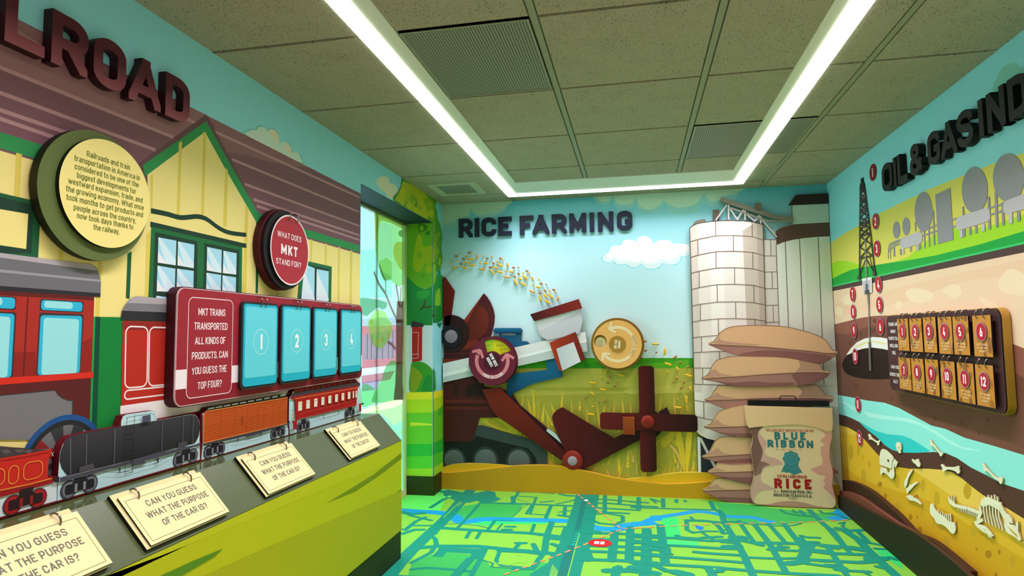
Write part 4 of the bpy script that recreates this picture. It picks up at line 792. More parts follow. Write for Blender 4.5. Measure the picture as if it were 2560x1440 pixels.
# ---- outdoors, seen faintly through the print
m = MB(); m.box((-9, -3, -.1), (WX-.25, 14, -.02), '#b9bcae'); m.build('pavement', kind='structure')
def tree(x, y, s, label):
    t = thing('street_tree', label, 'tree', (x, y, -.02)); m = MB(); m.tube([(x, y, -.02), (x+.05, y, 1.0*s), (x-.05, y, 1.9*s)], .07*s, '#6b5140'); m.build('trunk', t)
    m = MB(); rg = random.Random(int(x*10))
    for k in range(70):
        a, b, r = rg.uniform(0, 6.28), rg.uniform(-1, 1), rg.uniform(.3, 1); q = math.sqrt(1-b*b)*r
        cx, cy, cz = x+q*math.cos(a)*.9*s, y+q*math.sin(a)*.9*s, (2.1+b*r*.8)*s
        for i in range(5):
            e = [Vector((rg.uniform(-.2, .2), rg.uniform(-.2, .2), rg.uniform(-.2, .2))) for _ in range(3)]; m.add([Vector((cx, cy, cz))+v for v in e], [[0, 1, 2]], '#5f9a48')
    m.build('foliage', t)
tree(-4.6, 8.6, 1.15, 'green street tree outdoors seen through the clear part of the window print')
# ================================================================ LEFT WALL EXHIBITS
LG1 = G('#9a5560', '#4c1722', 'z', .45, .0, .62, mid=(.2, '#83404e')); LS = M('#30101a', .5)
for ch, x0, x1, lab in (('L', 1.152, 1.253, 'maroon raised letter L at the cut off start of the railroad title'), ('R', 1.271, 1.378, 'maroon raised letter R after the L in the railroad title'), ('O', 1.396, 1.506, 'maroon raised round letter O in the railroad title'), ('A', 1.518, 1.643, 'maroon raised letter A in the railroad title'), ('D', 1.662, 1.77, 'maroon raised letter D ending the railroad title')):
    letter(ch, LW, x0, x1, 1.861, 2.003, .002, .03, .21, LG1, LS, lab, 'railroad title letters')
# ---- big round text plaque
pc = (1.427, 1.548)
t = thing('round_text_plaque', 'large round olive plaque with pale yellow face of railroad text', 'wall plaque', LW.to3((pc[0], pc[1]-.17)))
m = MB(); m.slab(LW, circ(pc, .178, 72), .005, .03, '#5f6e3c', '#1c2110'); m.build('backing_disc', t, bevel=.002)
m = MB(); f = (1.4475, 1.558); m.slab(LW, circ(f, .15, 72), .03, .042, '#efe08c', '#151a0c'); TG1 = '#6d7a32'
for s, tg, a, b in (('Railroads and train', 'a', (650, 1175), (975, 1272)), ('transportation in America is', 'a', (557, 1205), (1047, 1352)), ('considered to be one of the', 'a', (560, 1267), (1040, 1405)), ('biggest developments for', 'a', (577, 1333), (1020, 1455)), ('westward expansion, trade, and', 'b', (512, 177), (1070, 319)), ('the growing economy. What once', 'b', (495, 234), (1078, 376)), ('took months to get products and', 'b', (497, 299), (1072, 428)), ('people across the country,', 'b', (553, 374), (1020, 474)), ('now took days thanks to', 'b', (577, 438), (1000, 520)), ('the railway.', 'b', (700, 522), (897, 558))):
    p0, p1 = P1(LW, tg, *a, .0425), P1(LW, tg, *b, .0425); y = (p0[1]+p1[1])/2
    text(m, LW, s, (p0[0], y), (p1[0], y), .0152, .0425, TG1, .135)
m.build('text_face', t)
# ---- round question disc with two rings
dc = (2.353, 1.52)
t = thing('round_flip_plaque', 'round maroon flip plaque asking a question above the train panel', 'wall plaque', LW.to3((dc[0], dc[1]-.17)))
m = MB(); m.slab(LW, circ((dc[0]-.012, dc[1]), .17, 64), .005, .03, '#5c1420', '#3e0a14'); m.build('backing_disc', t)
m = MB(); m.slab(LW, circ((dc[0]-.006, dc[1]), .165, 64), .03, .044, '#232226', '#161518'); m.build('black_disc', t, bevel=.002)
m = MB(); fc = (dc[0]+.004, dc[1]); m.slab(LW, circ(fc, .148, 64), .046, .056, '#efe6e8', '#1b1718'); m.flat(LW, circ(fc, .1415, 64), .0563, '#a52d3a')
for s, a, b, cap, w in (('WHAT DOES', (400, 868), (580, 922), .024, .15), ('MKT', (426, 1000), (552, 1032), .042, .24), ('STAND FOR?', (390, 1078), (577, 1110), .024, .15)):
    p0, p1 = P1(LW, 'd', *a, .057), P1(LW, 'd', *b, .057); y = (p0[1]+p1[1])/2; text(m, LW, s, (p0[0], y), (p1[0], y), cap, .057, '#f3e6e8', w)
m.build('front_disc', t)
for x, y in ((475, 727), (533, 745)):
    c = P1(LW, 'd', x, y, .05); ring(t, LW, c, .021, .0022, .045)
# ---- train quiz panel
def four(pl, t, s, d): return P(pl, t, s, d)
q = P(LW, 'e', '125,118 1523,248 1507,795 112,1015', .04); u0, u1, v0, v1 = (q[0][0]+q[3][0])/2, (q[1][0]+q[2][0])/2, (q[2][1]+q[3][1])/2, (q[0][1]+q[1][1])/2
t = thing('train_quiz_panel', 'wide maroon wall panel with white train text and four hanging flip cards', 'wall panel', LW.to3(((u0+u1)/2, v0)))
m = MB(); m.slab(LW, rrect(u0-.004, v0-.003, u1+.004, v1+.003, .035), .005, .036, '#4a0d18', '#3c0912'); m.build('backing_board', t)
m = MB(); PM = '#9a2735'; fp_ = rrect(u0, v0, u1, v1, .033); m.slab(LW, fp_, .0362, .04, PM, '#e6d3d6')
y1_, y0_ = v0+.118, v0+.056
m.flat(LW, clip(fp_, u0, u1, y0_, y1_), .0402, '#efe6ea'); m.flat(LW, clip(fp_, u0, u1, v0, y0_), .0402, '#8a1c2b')
bx = P(LW, 'e', '218,187 550,215 527,905 200,950', .041); b0, b1, c0, c1 = bx[0][0], bx[1][0], (bx[2][1]+bx[3][1])/2, (bx[0][1]+bx[1][1])/2
rb = rrect(b0, c0, b1, c1, .022); m.flat(LW, rb, .0404, PM); m.rib(LW, rb, .003, .0406, '#e9d5d8', True); m.rib(LW, rrect(u0+.0015, v0+.0015, u1-.0015, v1-.0015, .032), .0025, .0406, '#d9b9be', True)
for s, a, b in (('MKT TRAINS', (288, 327), (490, 330)), ('TRANSPORTED', (256, 432), (506, 435)), ('ALL KINDS OF', (262, 544), (491, 538)), ('PRODUCTS. CAN', (238, 658), (508, 642)), ('YOU GUESS THE', (238, 770), (500, 750)), ('TOP FOUR?', (282, 880), (463, 860))):
    p0, p1 = P1(LW, 'e', *a, .041), P1(LW, 'e', *b, .041); y = (p0[1]+p1[1])/2; text(m, LW, s, (p0[0], y), (p1[0], y), .0245, .0407, '#f3e3e6', .15)
m.build('front_sheet', t)
for i, (s, num) in enumerate((('610,222 886,236 870,850 597,888', 'one'), ('905,240 1130,258 1117,815 893,845', 'two'), ('1147,258 1331,276 1317,785 1134,806', 'three'), ('1350,273 1508,286 1502,756 1339,777', 'four'))):
    q = P(LW, 'e', s, .05); a0, a1 = (q[0][0]+q[3][0])/2, (q[1][0]+q[2][0])/2; z0, z1 = 1.0, 1.27
    z0 = (q[2][1]+q[3][1])/2; z1 = (q[0][1]+q[1][1])/2
    t = thing('flip_card', f'blue flip card with a white circled number {num} hanging on the maroon train panel', 'flip card', LW.to3(((a0+a1)/2, z0), .05), 'blue numbered flip cards on the train panel')
    m = MB(); m.slab(LW, rrect(a0, z0, a1, z1, .02), .044, .053, '#303034', '#202024'); m.slab(LW, rrect(a0+.009, z0+.011, a1-.009, z1-.009, .016), .053, .056, '#1cb2cc', '#26a9c0')
    m.flat(LW, rrect(a0+.018, z0+.042, a1-.018, z1-.018, .012), .0563, '#62d2e2'); cc = ((a0+a1)/2, (z0+z1)/2+.012)
    m.rib(LW, circ(cc, .048, 48), .0025, .0566, '#bff0e8', True); ctext(m, LW, str(i+1), (cc[0], cc[1]-.029), .058, .0567, '#f4f6f6', .2, .9); m.build('card', t)
    for dx in (-.012, .02): ring(t, LW, (cc[0]+dx+.004, z1+.001), .02, .0022, .046)
# ---- four cut-out train cars along the wall
TD = .026
sb = SL.to3((0, .186)); ZB = sb.z+.0015; UJ = P1(LW, 'C', 1408, 600, TD)[0]; UT = P1(LW, 'A', 645, 1100, TD)[0]; UB = P1(LW, 'B', 1325, 900, TD)[0]; BND = [-9, UT]; KEND = 3.149
def bogie(par, t, c1, c2, r, rim='#5a5a66', hub='#8b8b96', body='#1f1f25', d=TD):
    m = MB(); a, b = P1(LW, t, *c1, d), P1(LW, t, *c2, d); e = P1(LW, t, c1[0], c1[1]-r, d); R = abs(e[1]-a[1])
    b = (b[0], a[1]); w = b[0]-a[0]
    for q in (a, b): m.slab(LW, circ(q, R, 28), d-.001, d+.0015, '#33333a'); m.flat(LW, circ(q, R*.9, 28), d+.0017, rim); m.flat(LW, circ(q, R*.72, 28), d+.0018, hub); m.flat(LW, circ(q, R*.62, 28), d+.0019, rim)
    m.slab(LW, rrect(a[0]-w*.16, a[1]-R*.45, a[0]+w*.24, a[1]+R*.5, R*.08, 2), d, d+.003, body); m.slab(LW, rrect(b[0]-w*.24, b[1]-R*.45, b[0]+w*.16, b[1]+R*.5, R*.08, 2), d, d+.003, body)
    m.slab(LW, [(a[0]+w*.1, a[1]+R*.5), (a[0]+w*.2, a[1]-R*.4), (b[0]-w*.2, a[1]-R*.4), (b[0]-w*.1, a[1]+R*.5), (b[0]-w*.25, a[1]+R*.8), (b[0]-w*.22, a[1]+R*1.35), (a[0]+w*.22, a[1]+R*1.35), (a[0]+w*.25, a[1]+R*.8)], d, d+.0026, body)
    for q in (a[0]+w*.3, b[0]-w*.3): m.flat(LW, [(q-w*.06, a[1]-R*.42), (q+w*.06, a[1]-R*.42), (q+w*.06, a[1]+R*.45), (q-w*.06, a[1]+R*.45)], d+.0031, hub if rim[1] == '5' else '#9c1c1c')
    m.build('wheel_truck', par)
def cc(p): return [(min(max(q[0], BND[0]), BND[1]), max(q[1], ZB)) for q in p]
def car(name, label, outline, b0, b1, d=TD):
    BND[:] = [b0, b1]; p = cc(outline); u = [q[0] for q in p]; t = thing(name, label, 'train cutout', LW.to3(((min(u)+max(u))/2, min(q[1] for q in p))), 'cut out train cars along the railroad wall')
    m = MB(); m.slab(LW, p, .005, d-.001, '#6a0d17', '#5c0b15'); m.build('backing', t); return t
class Print(MB):
    def z(s, t, q, c, dd=.0003, sm=0, d=TD):
        s.d += .0003; p = cc(P(LW, t, q, d)); s.flat(LW, smooth(p, 5, True) if sm else p, d+s.d, c); return s
    def l(s, t, q, w, c, cl=False, rad=0, d=TD):
        s.d += .0003; p = P(LW, t, q, d); p = rpoly(p, rad) if rad else p; s.rib(LW, p, w, d+s.d, c, cl); return s
ICE, RIM = '#bcdfe4', '#6a0d17'
# bottom line of the face and the maroon rim below it
def face(m, t, s, c=ICE): m.slab(LW, cc(P(LW, t, s, TD)), TD-.001, TD, c, '#5c0b15')
t = car('coal_tender_cutout', 'red coal tender cutout at the left end of the train', P(LW, 'A', '-1900,690 -700,640 0,605 120,620 250,628 400,648 600,632 605,660 545,720 535,930 640,950 640,1262 0,1450 -1900,2010', TD), -9, UT-.0005)
m = Print(); face(m, 'A', '-1900,690 -700,640 0,608 120,622 250,630 400,650 572,640 560,700 540,760 528,960 590,975 590,1010 642,1010 638,1242 0,1428 -1900,1985', '#d3e3e6')
m.z('A', '-1900,1960 638,1222 638,1242 0,1428 -1900,1985', RIM); m.z('A', '-1900,720 -700,640 0,610 120,622 250,630 400,650 572,642 560,720 0,790 -1900,1000', '#3f3838')
for s in ('0,660 80,640 120,680 60,700', '150,650 240,640 280,660 200,690', '300,650 360,660 330,690 260,680', '-200,680 -100,650 -60,690 -150,720'): m.z('A', s, '#5a5254')
m.z('A', '-1900,1080 0,745 240,705 575,640 560,700 540,760 528,962 580,965 592,1020 0,1180 -1900,1700', '#c2231c'); m.z('A', '-1900,1640 0,1110 585,970 592,1022 0,1182 -1900,1720', '#96151a'); m.l('A', '-1900,1590 0,1104 330,1035 575,970', .0022, '#e9a13c'); m.l('A', '-1900,1120 0,772 240,735 550,672', .0015, '#8a1216')
for s in ('88,840 200,818 188,1018 80,1045', '255,800 466,765 462,945 248,1003', '-90,870 36,855 36,1020 -90,1075', '-420,980 -150,900 -150,1100 -420,1180'): m.l('A', s, .0018, '#e9a13c', True, .014)
m.l('A', '555,675 585,720', .0012, '#c9c4c4'); m.l('A', '585,670 560,725', .0012, '#c9c4c4'); m.z('A', '590,965 655,950 655,1010 592,1018', '#222226'); m.build('printed_face', t)
bogie(t, 'A', (138, 1270), (425, 1195), 112, '#a3161b', '#b8242a', '#2a1a1e')
t = car('tank_car_cutout', 'dark grey tank car cutout with a ladder and white dome frame', P(LW, 'A', '655,960 662,850 660,760 668,680 700,590 745,525 790,492 900,470 1335,385 1372,265', TD)+P(LW, 'B', '140,430 165,362 215,335 600,278 650,295 672,330 674,425 1190,330 1250,342 1290,378 1318,450 1322,560 1318,700 1325,1060 0,1440', TD)+P(LW, 'A', '645,1265', TD), UT+.0005, UB-.0005)
m = Print(); m.slab(LW, cc(P(LW, 'A', '648,960 665,780 672,690 705,590 750,530 790,498 900,474 1362,388', TD)+P(LW, 'B', '138,440 163,366 215,338 600,282 645,298 668,330 670,428 1190,334 1250,346 1288,382 1315,455 1318,560 1314,700 1322,1036 0,1412', TD)+P(LW, 'A', '642,1243', TD)), TD-.001, TD, ICE, '#5c0b15')
m.z('A', '642,1225 1600,945 1600,965 642,1243', RIM); m.z('B', '0,1388 1322,1012 1322,1036 0,1412', RIM)
m.d += .0003; tk = P(LW, 'A', '668,780 672,700 690,640 720,565 760,515 800,492 900,472', TD)+P(LW, 'B', '140,510 670,428 1190,338 1245,350 1285,385 1310,460 1315,560 1300,650 1270,720 1235,770 600,930 0,1100', TD)+P(LW, 'A', '1100,880 770,945 725,905 690,850', TD); m.flat(LW, tk, TD+m.d, G('#26252a', '#403e46', 'z', .45, .3, .95))
for t_, s in (('A', '790,520 790,930'), ('A', '970,470 965,870'), ('A', '1285,420 1275,810'), ('B', '40,560 20,1060'), ('B', '745,440 735,900'), ('B', '1060,370 1045,820'), ('B', '1205,350 1200,770')): m.l(t_, s, .003, '#5d5c63')
m.z('A', '885,845 1040,800 1055,870 875,900', '#4b494e'); m.z('B', '985,760 1105,735 1130,800 970,840', '#4b494e')
m.z('A', '660,965 770,930 1440,770 1440,800 1160,880 960,945 660,1015', '#4a4a57'); m.z('B', '0,1090 600,930 1240,790 1310,755 1310,800 1000,890 480,1030 480,1070 290,1110 290,1070 0,1150', '#4a4a57'); m.l('A', '735,958 1050,872 1440,775', .0016, '#8a8a93')
m.z('A', '1320,860 1340,850 1332,912 1326,912', '#3a3a45'); m.z('B', '640,1000 690,985 672,1065 662,1065', '#3a3a45'); m.z('B', '80,1140 105,1135 95,1215 86,1215', '#3a3a45'); m.l('A', '1140,898 1328,905 1440,890', .0012, '#555560'); m.l('B', '90,1212 660,1058 870,938', .0012, '#555560')
m.l('B', '190,400 220,378 570,320 610,340 630,425', .0016, '#5d7577'); m.z('B', '428,362 550,335 552,440 428,462', '#4b4b63')
m.l('B', '195,375 182,560 160,1250', .0016, '#18181b'); m.l('B', '310,350 296,560 272,1215', .0016, '#18181b')
for k in range(9): x = 182-k*2.6; m.l('B', f'{x:.0f},{555+k*84} {x+112:.0f},{537+k*82}', .0014, '#18181b')
m.build('printed_face', t); bogie(t, 'A', (770, 1098), (1010, 1038), 105); bogie(t, 'B', (992, 1015), (1208, 960), 112)
t = car('box_car_cutout', 'orange plank sided box car cutout in the middle of the train', P(LW, 'C', '130,560 150,540 185,510 222,460 1345,268 1385,305 1392,330 1390,500 1425,790 1425,890 118,1275', TD), UB+.0005, UJ-.0005)
m = Print(); face(m, 'C', '135,1242 152,985 152,545 185,515 225,465 1342,275 1380,310 1384,690 1420,790 1420,868'); m.z('C', '125,1225 1420,850 1420,868 118,1248', RIM)
m.z('C', '160,530 185,515 225,462 1342,273 1382,312 1380,330 160,540', '#38373e')
for k in range(10): 
    x = 228+k*116.5; y = 486-k*21.5; m.z('C', f'{x:.0f},{y-14:.0f} {x+98-k*3:.0f},{y-34+k*.8:.0f} {x+96-k*3:.0f},{y-14+k*.4:.0f} {x-4:.0f},{y+4:.0f}', '#dbe3dc')
m.d += .0003; bq = P(LW, 'C', '155,540 185,516 1380,310 1370,690 150,978', TD); m.flat(LW, bq, TD+m.d, '#c8551d')
zz = lambda a, b, k: (a[0]+(b[0]-a[0])*k, a[1]+(b[1]-a[1])*k)
m.d += .0002; bl, br, tr_, tl_ = bq[4], bq[3], bq[2], bq[1]
for k in range(1, 15): m.rib(LW, [zz(bl, tl_, k/15), zz(br, tr_, k/15)], .0013, TD+m.d, '#93380f')
m.d += .0002
for k in (.165, .315, .46, .53, .595, .67, .79, .89): m.rib(LW, [zz(bl, br, k), zz(tl_, tr_, k)], .002, TD+m.d, '#b1470f')
m.l('C', '155,540 150,975 1370,690', .003, '#e58a3a'); m.l('C', '185,516 1380,312', .003, '#e58a3a'); m.l('C', '715,570 710,720', .0025, '#6d2a0c')
m.z('C', '150,985 1370,692 1400,640 1420,690 880,860 870,862 765,890 765,875 400,955 150,1012', '#3f3f4a'); m.l('C', '520,940 648,950 985,860 1100,790', .0012, '#555560'); m.z('C', '640,895 658,892 652,958 646,958', '#3a3a45'); m.z('C', '978,815 995,812 990,868 984,868', '#3a3a45'); m.build('printed_face', t)
bogie(t, 'C', (232, 1105), (415, 1060), 100); bogie(t, 'C', (1185, 845), (1310, 812), 84)
t = car('passenger_car_cutout', 'red passenger car cutout with a row of windows at the right end of the train', P(LW, 'C', '1395,340 1400,325 1435,275 1475,210 1550,170 2380,48 2415,75 2440,125 2455,180 2460,600 1424,905 1420,790 1392,690', TD), UJ+.0005, KEND)
m = Print(); face(m, 'C', '1400,335 1440,280 1480,215 2392,55 2440,130 2450,190 2456,565 1422,868 1420,790 1398,690'); m.z('C', '1422,850 2456,548 2456,565 1422,870', RIM)
m.z('C', '1475,220 1500,190 2392,55 2408,90 1490,245', '#9c1417')
for k in range(11): x = 1540+k*80; y = 212-k*12.2; m.z('C', f'{x},{y-18:.0f} {x+30},{y-24:.0f} {x+30},{y+12:.0f} {x},{y+18:.0f}', '#5a1418')
m.z('C', '1415,300 1480,245 2400,88 2440,132 1440,305', '#42353d'); m.z('C', '1425,308 2440,132 2395,170 1480,345 1420,330', '#a4151a'); m.z('C', '1478,340 2398,172 2378,430 1492,640', '#a8141a'); m.l('C', '1480,332 2395,170', .003, '#e0873a'); m.l('C', '1400,328 1470,318', .003, '#8a1014')
for k, (x, y, w, h) in enumerate(((1525, 375, 62, 140), (1640, 352, 58, 132), (1752, 330, 54, 126), (1855, 308, 50, 122), (1955, 288, 50, 118), (2052, 270, 46, 114), (2145, 250, 44, 112), (2234, 232, 42, 108), (2306, 220, 22, 106), (2344, 212, 22, 104))):
    m.d += .0003; q = P(LW, 'C', f'{x},{y} {x+w},{y-w*.2:.0f} {x+w-2},{y+h-w*.2:.0f} {x-2},{y+h}', TD); m.flat(LW, rpoly([(q[0][0], q[0][1]), q[1], q[2], q[3]], .004, 3), TD+m.d, '#e2954a'); m.d += .0002
    cx, cy = sum(p[0] for p in q)/4, sum(p[1] for p in q)/4; m.flat(LW, rpoly([(cx+(p[0]-cx)*.84, cy+(p[1]-cy)*.9) for p in q], .004, 3), TD+m.d, '#e6e4dc'); m.l('C', f'{x},{y+h*.27:.0f} {x+w},{y+h*.27-w*.2:.0f}', .0012, '#c0a080')
m.l('C', '1530,545 2360,345 2358,405 1525,615', .0012, '#cf5a3c', True); m.z('C', '1475,340 1492,338 1495,640 1480,640', '#a8141a')
m.z('C', '1425,655 1488,640 1475,770 1428,785', '#a8141a'); m.z('C', '2390,405 2425,395 2425,505 2395,515', '#a8141a'); m.l('C', '1395,500 1425,498', .0016, '#333339'); m.z('C', '1400,540 1422,535 1424,635 1400,642', '#d9a86a'); m.l('C', '2436,280 2432,420', .0016, '#444449'); m.z('C', '2425,392 2456,388 2456,415 2425,420', '#2d2d33')
m.z('C', '1375,655 1420,645 1420,685 1375,692', '#2d2d33'); m.l('C', '1700,610 1870,618 2085,550 2220,488', .0012, '#555560'); m.z('C', '1864,562 1876,560 1872,620 1868,620', '#3a3a45'); m.z('C', '2080,505 2090,502 2088,555 2084,555', '#3a3a45'); m.build('printed_face', t)
bogie(t, 'C', (1560, 745), (1675, 715), 76); bogie(t, 'C', (2245, 550), (2338, 527), 66)
# ---- sloping reading ledge under the train
KE = 3.15
t = thing('reading_ledge', 'long olive sloped reading ledge with a lime green printed front', 'display ledge', (KX-.12, 1.0, 0))
m = MB(); OLV = M('#4c5632', .34, 0, .5, 60)
m.add([(KX, YF+.1, KZ), (KX, KE, KZ), (sb.x, KE, sb.z), (sb.x, YF+.1, sb.z), (KX, YF+.1, KZ-.02), (KX, KE, KZ-.02), (sb.x, KE, sb.z-.02), (sb.x, YF+.1, sb.z-.02)], [[0, 1, 2, 3], [4, 7, 6, 5], [0, 4, 5, 1], [1, 5, 6, 2], [2, 6, 7, 3], [3, 7, 4, 0]], OLV); m.build('sloped_top', t)
m = MB(); m.box((XL+.006, YF+.1, sb.z-.02), (sb.x, KE, sb.z), M('#4c5632', .12, 0, .6)); m.build('flat_ledge', t)
m = MB(); GRN = '#b6bf12'; m.box((XL+.006, YF+.1, .14), (KX-.002, KE-.001, KZ-.021), GRN); m.box((KX-.004, YF+.1, .142), (KX+.0, KE, KZ-.001), GRN)
def kp(s, c, tg='f', sm=0):
    m.d += .0002; q = P(KF, tg, s); q = clip(q, YF+.1, KE, .142, KZ-.002); m.flat(KF, q, m.d, c)
kp('-3000,2000 0,1200 500,985 830,850 1450,570 1810,420 1810,560 1300,760 700,1010 0,1290 -3000,2400', '#bcc41a'); kp('1250,893 1420,790 1600,680 1810,515 1810,560 1640,690 1460,810', '#768c0f'); kp('1535,1035 1640,920 1810,785 1810,890 1670,990 1745,890', '#66911a'); kp('1660,1000 1820,880 1820,960', '#8ab31a')
kp('-300,1500 0,1440 240,1330 470,1235 400,1300 155,1440 0,1530', '#558a1b'); kp('-3000,2700 200,1500 800,1230 1810,800 1810,1160 1500,1440 900,1900 -3000,3400', '#a6ad14'); kp('1500,1440 1810,1130 1810,1160', '#c7d43a')
m.build('front_panel', t)
m = MB(); m.box((XL+.01, YF+.1, 0), (KX-.001, KE-.004, .14), '#1f2a08'); m.build('toe_kick', t)
# ---- hinged question cards on the ledge
for i, (u, lab) in enumerate(((.985, 'cream question card on the sloped ledge, nearest the camera and cut off'), (1.417, 'cream question card on the sloped ledge below the tank car'), (1.936, 'cream question card on the sloped ledge below the orange box car'), (2.558, 'cream question card on the sloped ledge farthest from the camera'))):
    w, h, y0 = .312, .156, .016
    t = thing('question_card', lab, 'flip card', SL.to3((u+w/2, y0), 0), 'cream question cards on the reading ledge')
    m = MB(); m.slab(SL, [(u-.012, y0-.004), (u+w-.008, y0-.004), (u+w-.008, y0+h+.016), (u-.012, y0+h+.016)], .0005, .010, '#d6ca90', '#0e0f09'); m.build('base_card', t)
    m = MB(); m.slab(SL, [(u, y0), (u+w, y0), (u+w, y0+h), (u, y0+h)], .0125, .016, '#dfd39a', '#15160f'); fx = .0163; INK = '#6b675a'
    m.rib(SL, [(u+.012, y0+.01), (u+w-.012, y0+.01), (u+w-.012, y0+h-.016), (u+.012, y0+h-.016)], .0012, fx, '#6f6a4d', True)
    for k, (s, ww) in enumerate((('CAN YOU GUESS', .62), ('WHAT THE PURPOSE', .76), ('OF THE CAR IS?', .56))):
        y = y0+.105-.034*k; text(m, SL, s, (u+w*(.52-ww/2), y), (u+w*(.52+ww/2), y), .0195, fx, INK, .16)
    m.build('front_card', t)
    for du in (.055, .255): ring(t, SL, (u+du, y0+h-.004), .0185, .0024, .008)
# ================================================================ BACK WALL EXHIBITS
NV, NS = M('#20263a', .42), M('#141827', .5)
def lab_r(ch, n): return f'dark navy raised letter {ch} {n} of the rice farming title'
for ch, x0, x1, n in (('R', 200, 302, 'starting the first word'), ('I', 321, 352, 'second in the first word'), ('C', 371, 480, 'third in the first word'), ('E', 497, 597, 'ending the first word'), ('F', 658, 760, 'starting the second word'), ('A', 753, 880, 'second in the second word'), ('R', 899, 1010, 'in the second word'), ('M', 1030, 1158, 'mid second word'), ('I', 1186, 1215, 'third from the end'), ('N', 1245, 1363, 'second from the end'), ('G', 1388, 1505, 'at the right end')):
    y = 339-(x0-200)*.0385; y1 = 339-(x1-200)*.0385
    a, b = P1(BW, 'h', x0, y, .02), P1(BW, 'h', x1, y1, .02); letter(ch, BW, a[0], b[0], 1.914, 2.061, .0045, .02, .235, NV, NS, lab_r(ch, n), 'rice farming title letters')
# ---- combine harvester cut-outs
t = thing('combine_harvester', 'large maroon and white combine harvester cutout mounted on the field wall', 'wall cutout', (-.75, YB, .2)); HV = t
def part(name, layers, d0, d1, par=None, standoff=None):      # layers: (tag, points, colour, smooth?)
    m = MB(); k = 0
    for L in layers:
        tg, s, c = L[:3]; q = P(BW, tg, s, d1); q = smooth(q, 4, True) if len(L) > 3 and L[3] else q
        q = clip(q, XL+.012, XR-.012, .01, H)
        if k == 0: m.slab(BW, q, d0, d1, c, L[4] if len(L) > 4 else '#2a0d0f')
        else: m.flat(BW, q, d1+.0003*k, c)
        k += 1
    return m.build(name, par or HV)
RD1, RD2 = G('#5a1518', '#7d2d18', 'x'), G('#6d2014', '#3a0f12', 'x')
part('unloading_spout', [('h', '70,640 98,640 168,742 133,1000 70,1000', G('#5e1418', '#7a241c', 'z'))], .0045, .02)
part('grain_tank', [('h', '388,760 415,790 440,830 460,880 470,930 466,985 450,1050 420,1110 380,1160 320,1195 250,1200 150,1190 70,1190 70,900 140,920 200,935 250,965', '#4a1417'), ('h', '350,855 390,870 415,905 425,950 420,1010 400,1060 350,1100 290,1112 225,1100 225,1065', G('#3a1214', '#742816', 'x')), ('h', '388,760 225,1050 215,1040 240,960 320,850', '#8a2a18'), ('h', '225,1105 290,1115 350,1105 330,1150 260,1180 190,1180', '#7c2618')], .0045, .014)
m = MB(); c = P1(BW, 'h', 143, 1062, .02); R = abs(P1(BW, 'h', 143+128, 1062, .02)[0]-c[0]); q = [p for p in circ(c, R*1.05, 48) if p[0] > XL+.012]; m.slab(BW, q, .014, .02, '#2b1012', '#1b090a'); HC = m.build('hub_cover', HV)
m = MB(); c = P1(BW, 'h', 144, 1083, .03); m.slab(BW, circ(c, R*.64, 40), .02, .03, '#17171a', '#0c0c0d'); m.flat(BW, circ(c, R*.37, 32), .0304, G('#5d5058', '#a596a4', 'r')); m.slab(BW, circ(c, R*.37, 32), .0306, .033, G('#73646d', '#a596a4', 'z'), '#4a4046'); m.build('hub_wheel', HC)
part('body', [('h', '70,1175 280,1175 380,1160 420,1290 600,1290 600,1420 70,1420', '#3d1114'), ('h', '70,1205 300,1205 300,1215 70,1215', '#5d1a16'), ('h', '70,1250 280,1250 280,1290 70,1290', '#7a2116')], .0045, .012)
part('lower_body', [('i', '80,395 340,345 430,430 640,470 655,600 560,700 405,700 350,905 80,905', '#471315'), ('i', '80,545 480,545 500,630 80,630', '#5f1c18'), ('i', '185,420 225,410 225,510 185,515', '#2d0d10'), ('i', '285,430 440,400 470,515 285,515', '#2a0c0f'), ('i', '80,575 485,580 490,605 80,600', '#371012')], .0045, .018)
BLU = G('#0a3a60', '#1a6d99', 'z')
part('ladder_rail', [('h', '460,1032 475,1020 660,1020 675,1034 675,1048 660,1060 475,1060 460,1048', BLU)], .0045, .03)
SF = part('seat_frame', [('h', '625,1055 668,1055 668,1118 710,1120 732,1140 600,1175 560,1140 505,1135 505,1055 520,1055 520,1075 625,1075', '#13587f')], .0045, .022)
part('seat_back', [('h', '502,1062 626,1062 626,1120 502,1125', G('#8f98a2', '#cfd3da', 'z'))], .0045, .012, SF)
part('lower_bracket', [('i', '640,330 985,290 975,208 1050,193 1110,285 1117,350 865,408 720,478 690,495 678,528 640,500', BLU), ], .0045, .02)
part('unloading_pipe', [('h', '70,1288 1130,1052 1150,1050 1168,1195 645,1305 70,1432', '#c3cacb', 0, '#8d9496'), ('h', '70,1288 1130,1052 1150,1050 1158,1110 645,1240 70,1368', '#dfdfe2'), ('h', '70,1365 1158,1108 1160,1125 70,1392', '#eef0ef')], .018, .034)
HP = part('hopper', [('h', '768,965 1116,878 1130,965 1106,1062 865,1112 812,1080 795,1030', G('#b9bac4', '#e4e3e8', 'z'), 0, '#85868e'), ('h', '1116,885 1130,965 1106,1062 865,1112 800,1050', '#c2c2cc')], .02, .04)
part('hopper_rim', [('h', '735,918 1100,802 1127,872 765,968', G('#3c1218', '#86281f', 'x'))], .0402, .05, HP)
part('chute', [('h', '880,1130 1075,1050 1150,1258 1115,1272 978,1342 952,1338', G('#a83a1c', '#6b1a1a', 'x')), ('h', '932,1176 1062,1125 1116,1272 978,1340', G('#b4bcc8', '#dadce2', 'x'))], .034, .056)
part('track_guard', [('i', '80,905 355,905 365,770 430,765 900,905 985,1000 990,1125 80,1150', '#3a4446'), ('i', '375,855 830,965 890,1040 905,1125 80,1150 80,905 355,905', '#14181a')], .0045, .014)
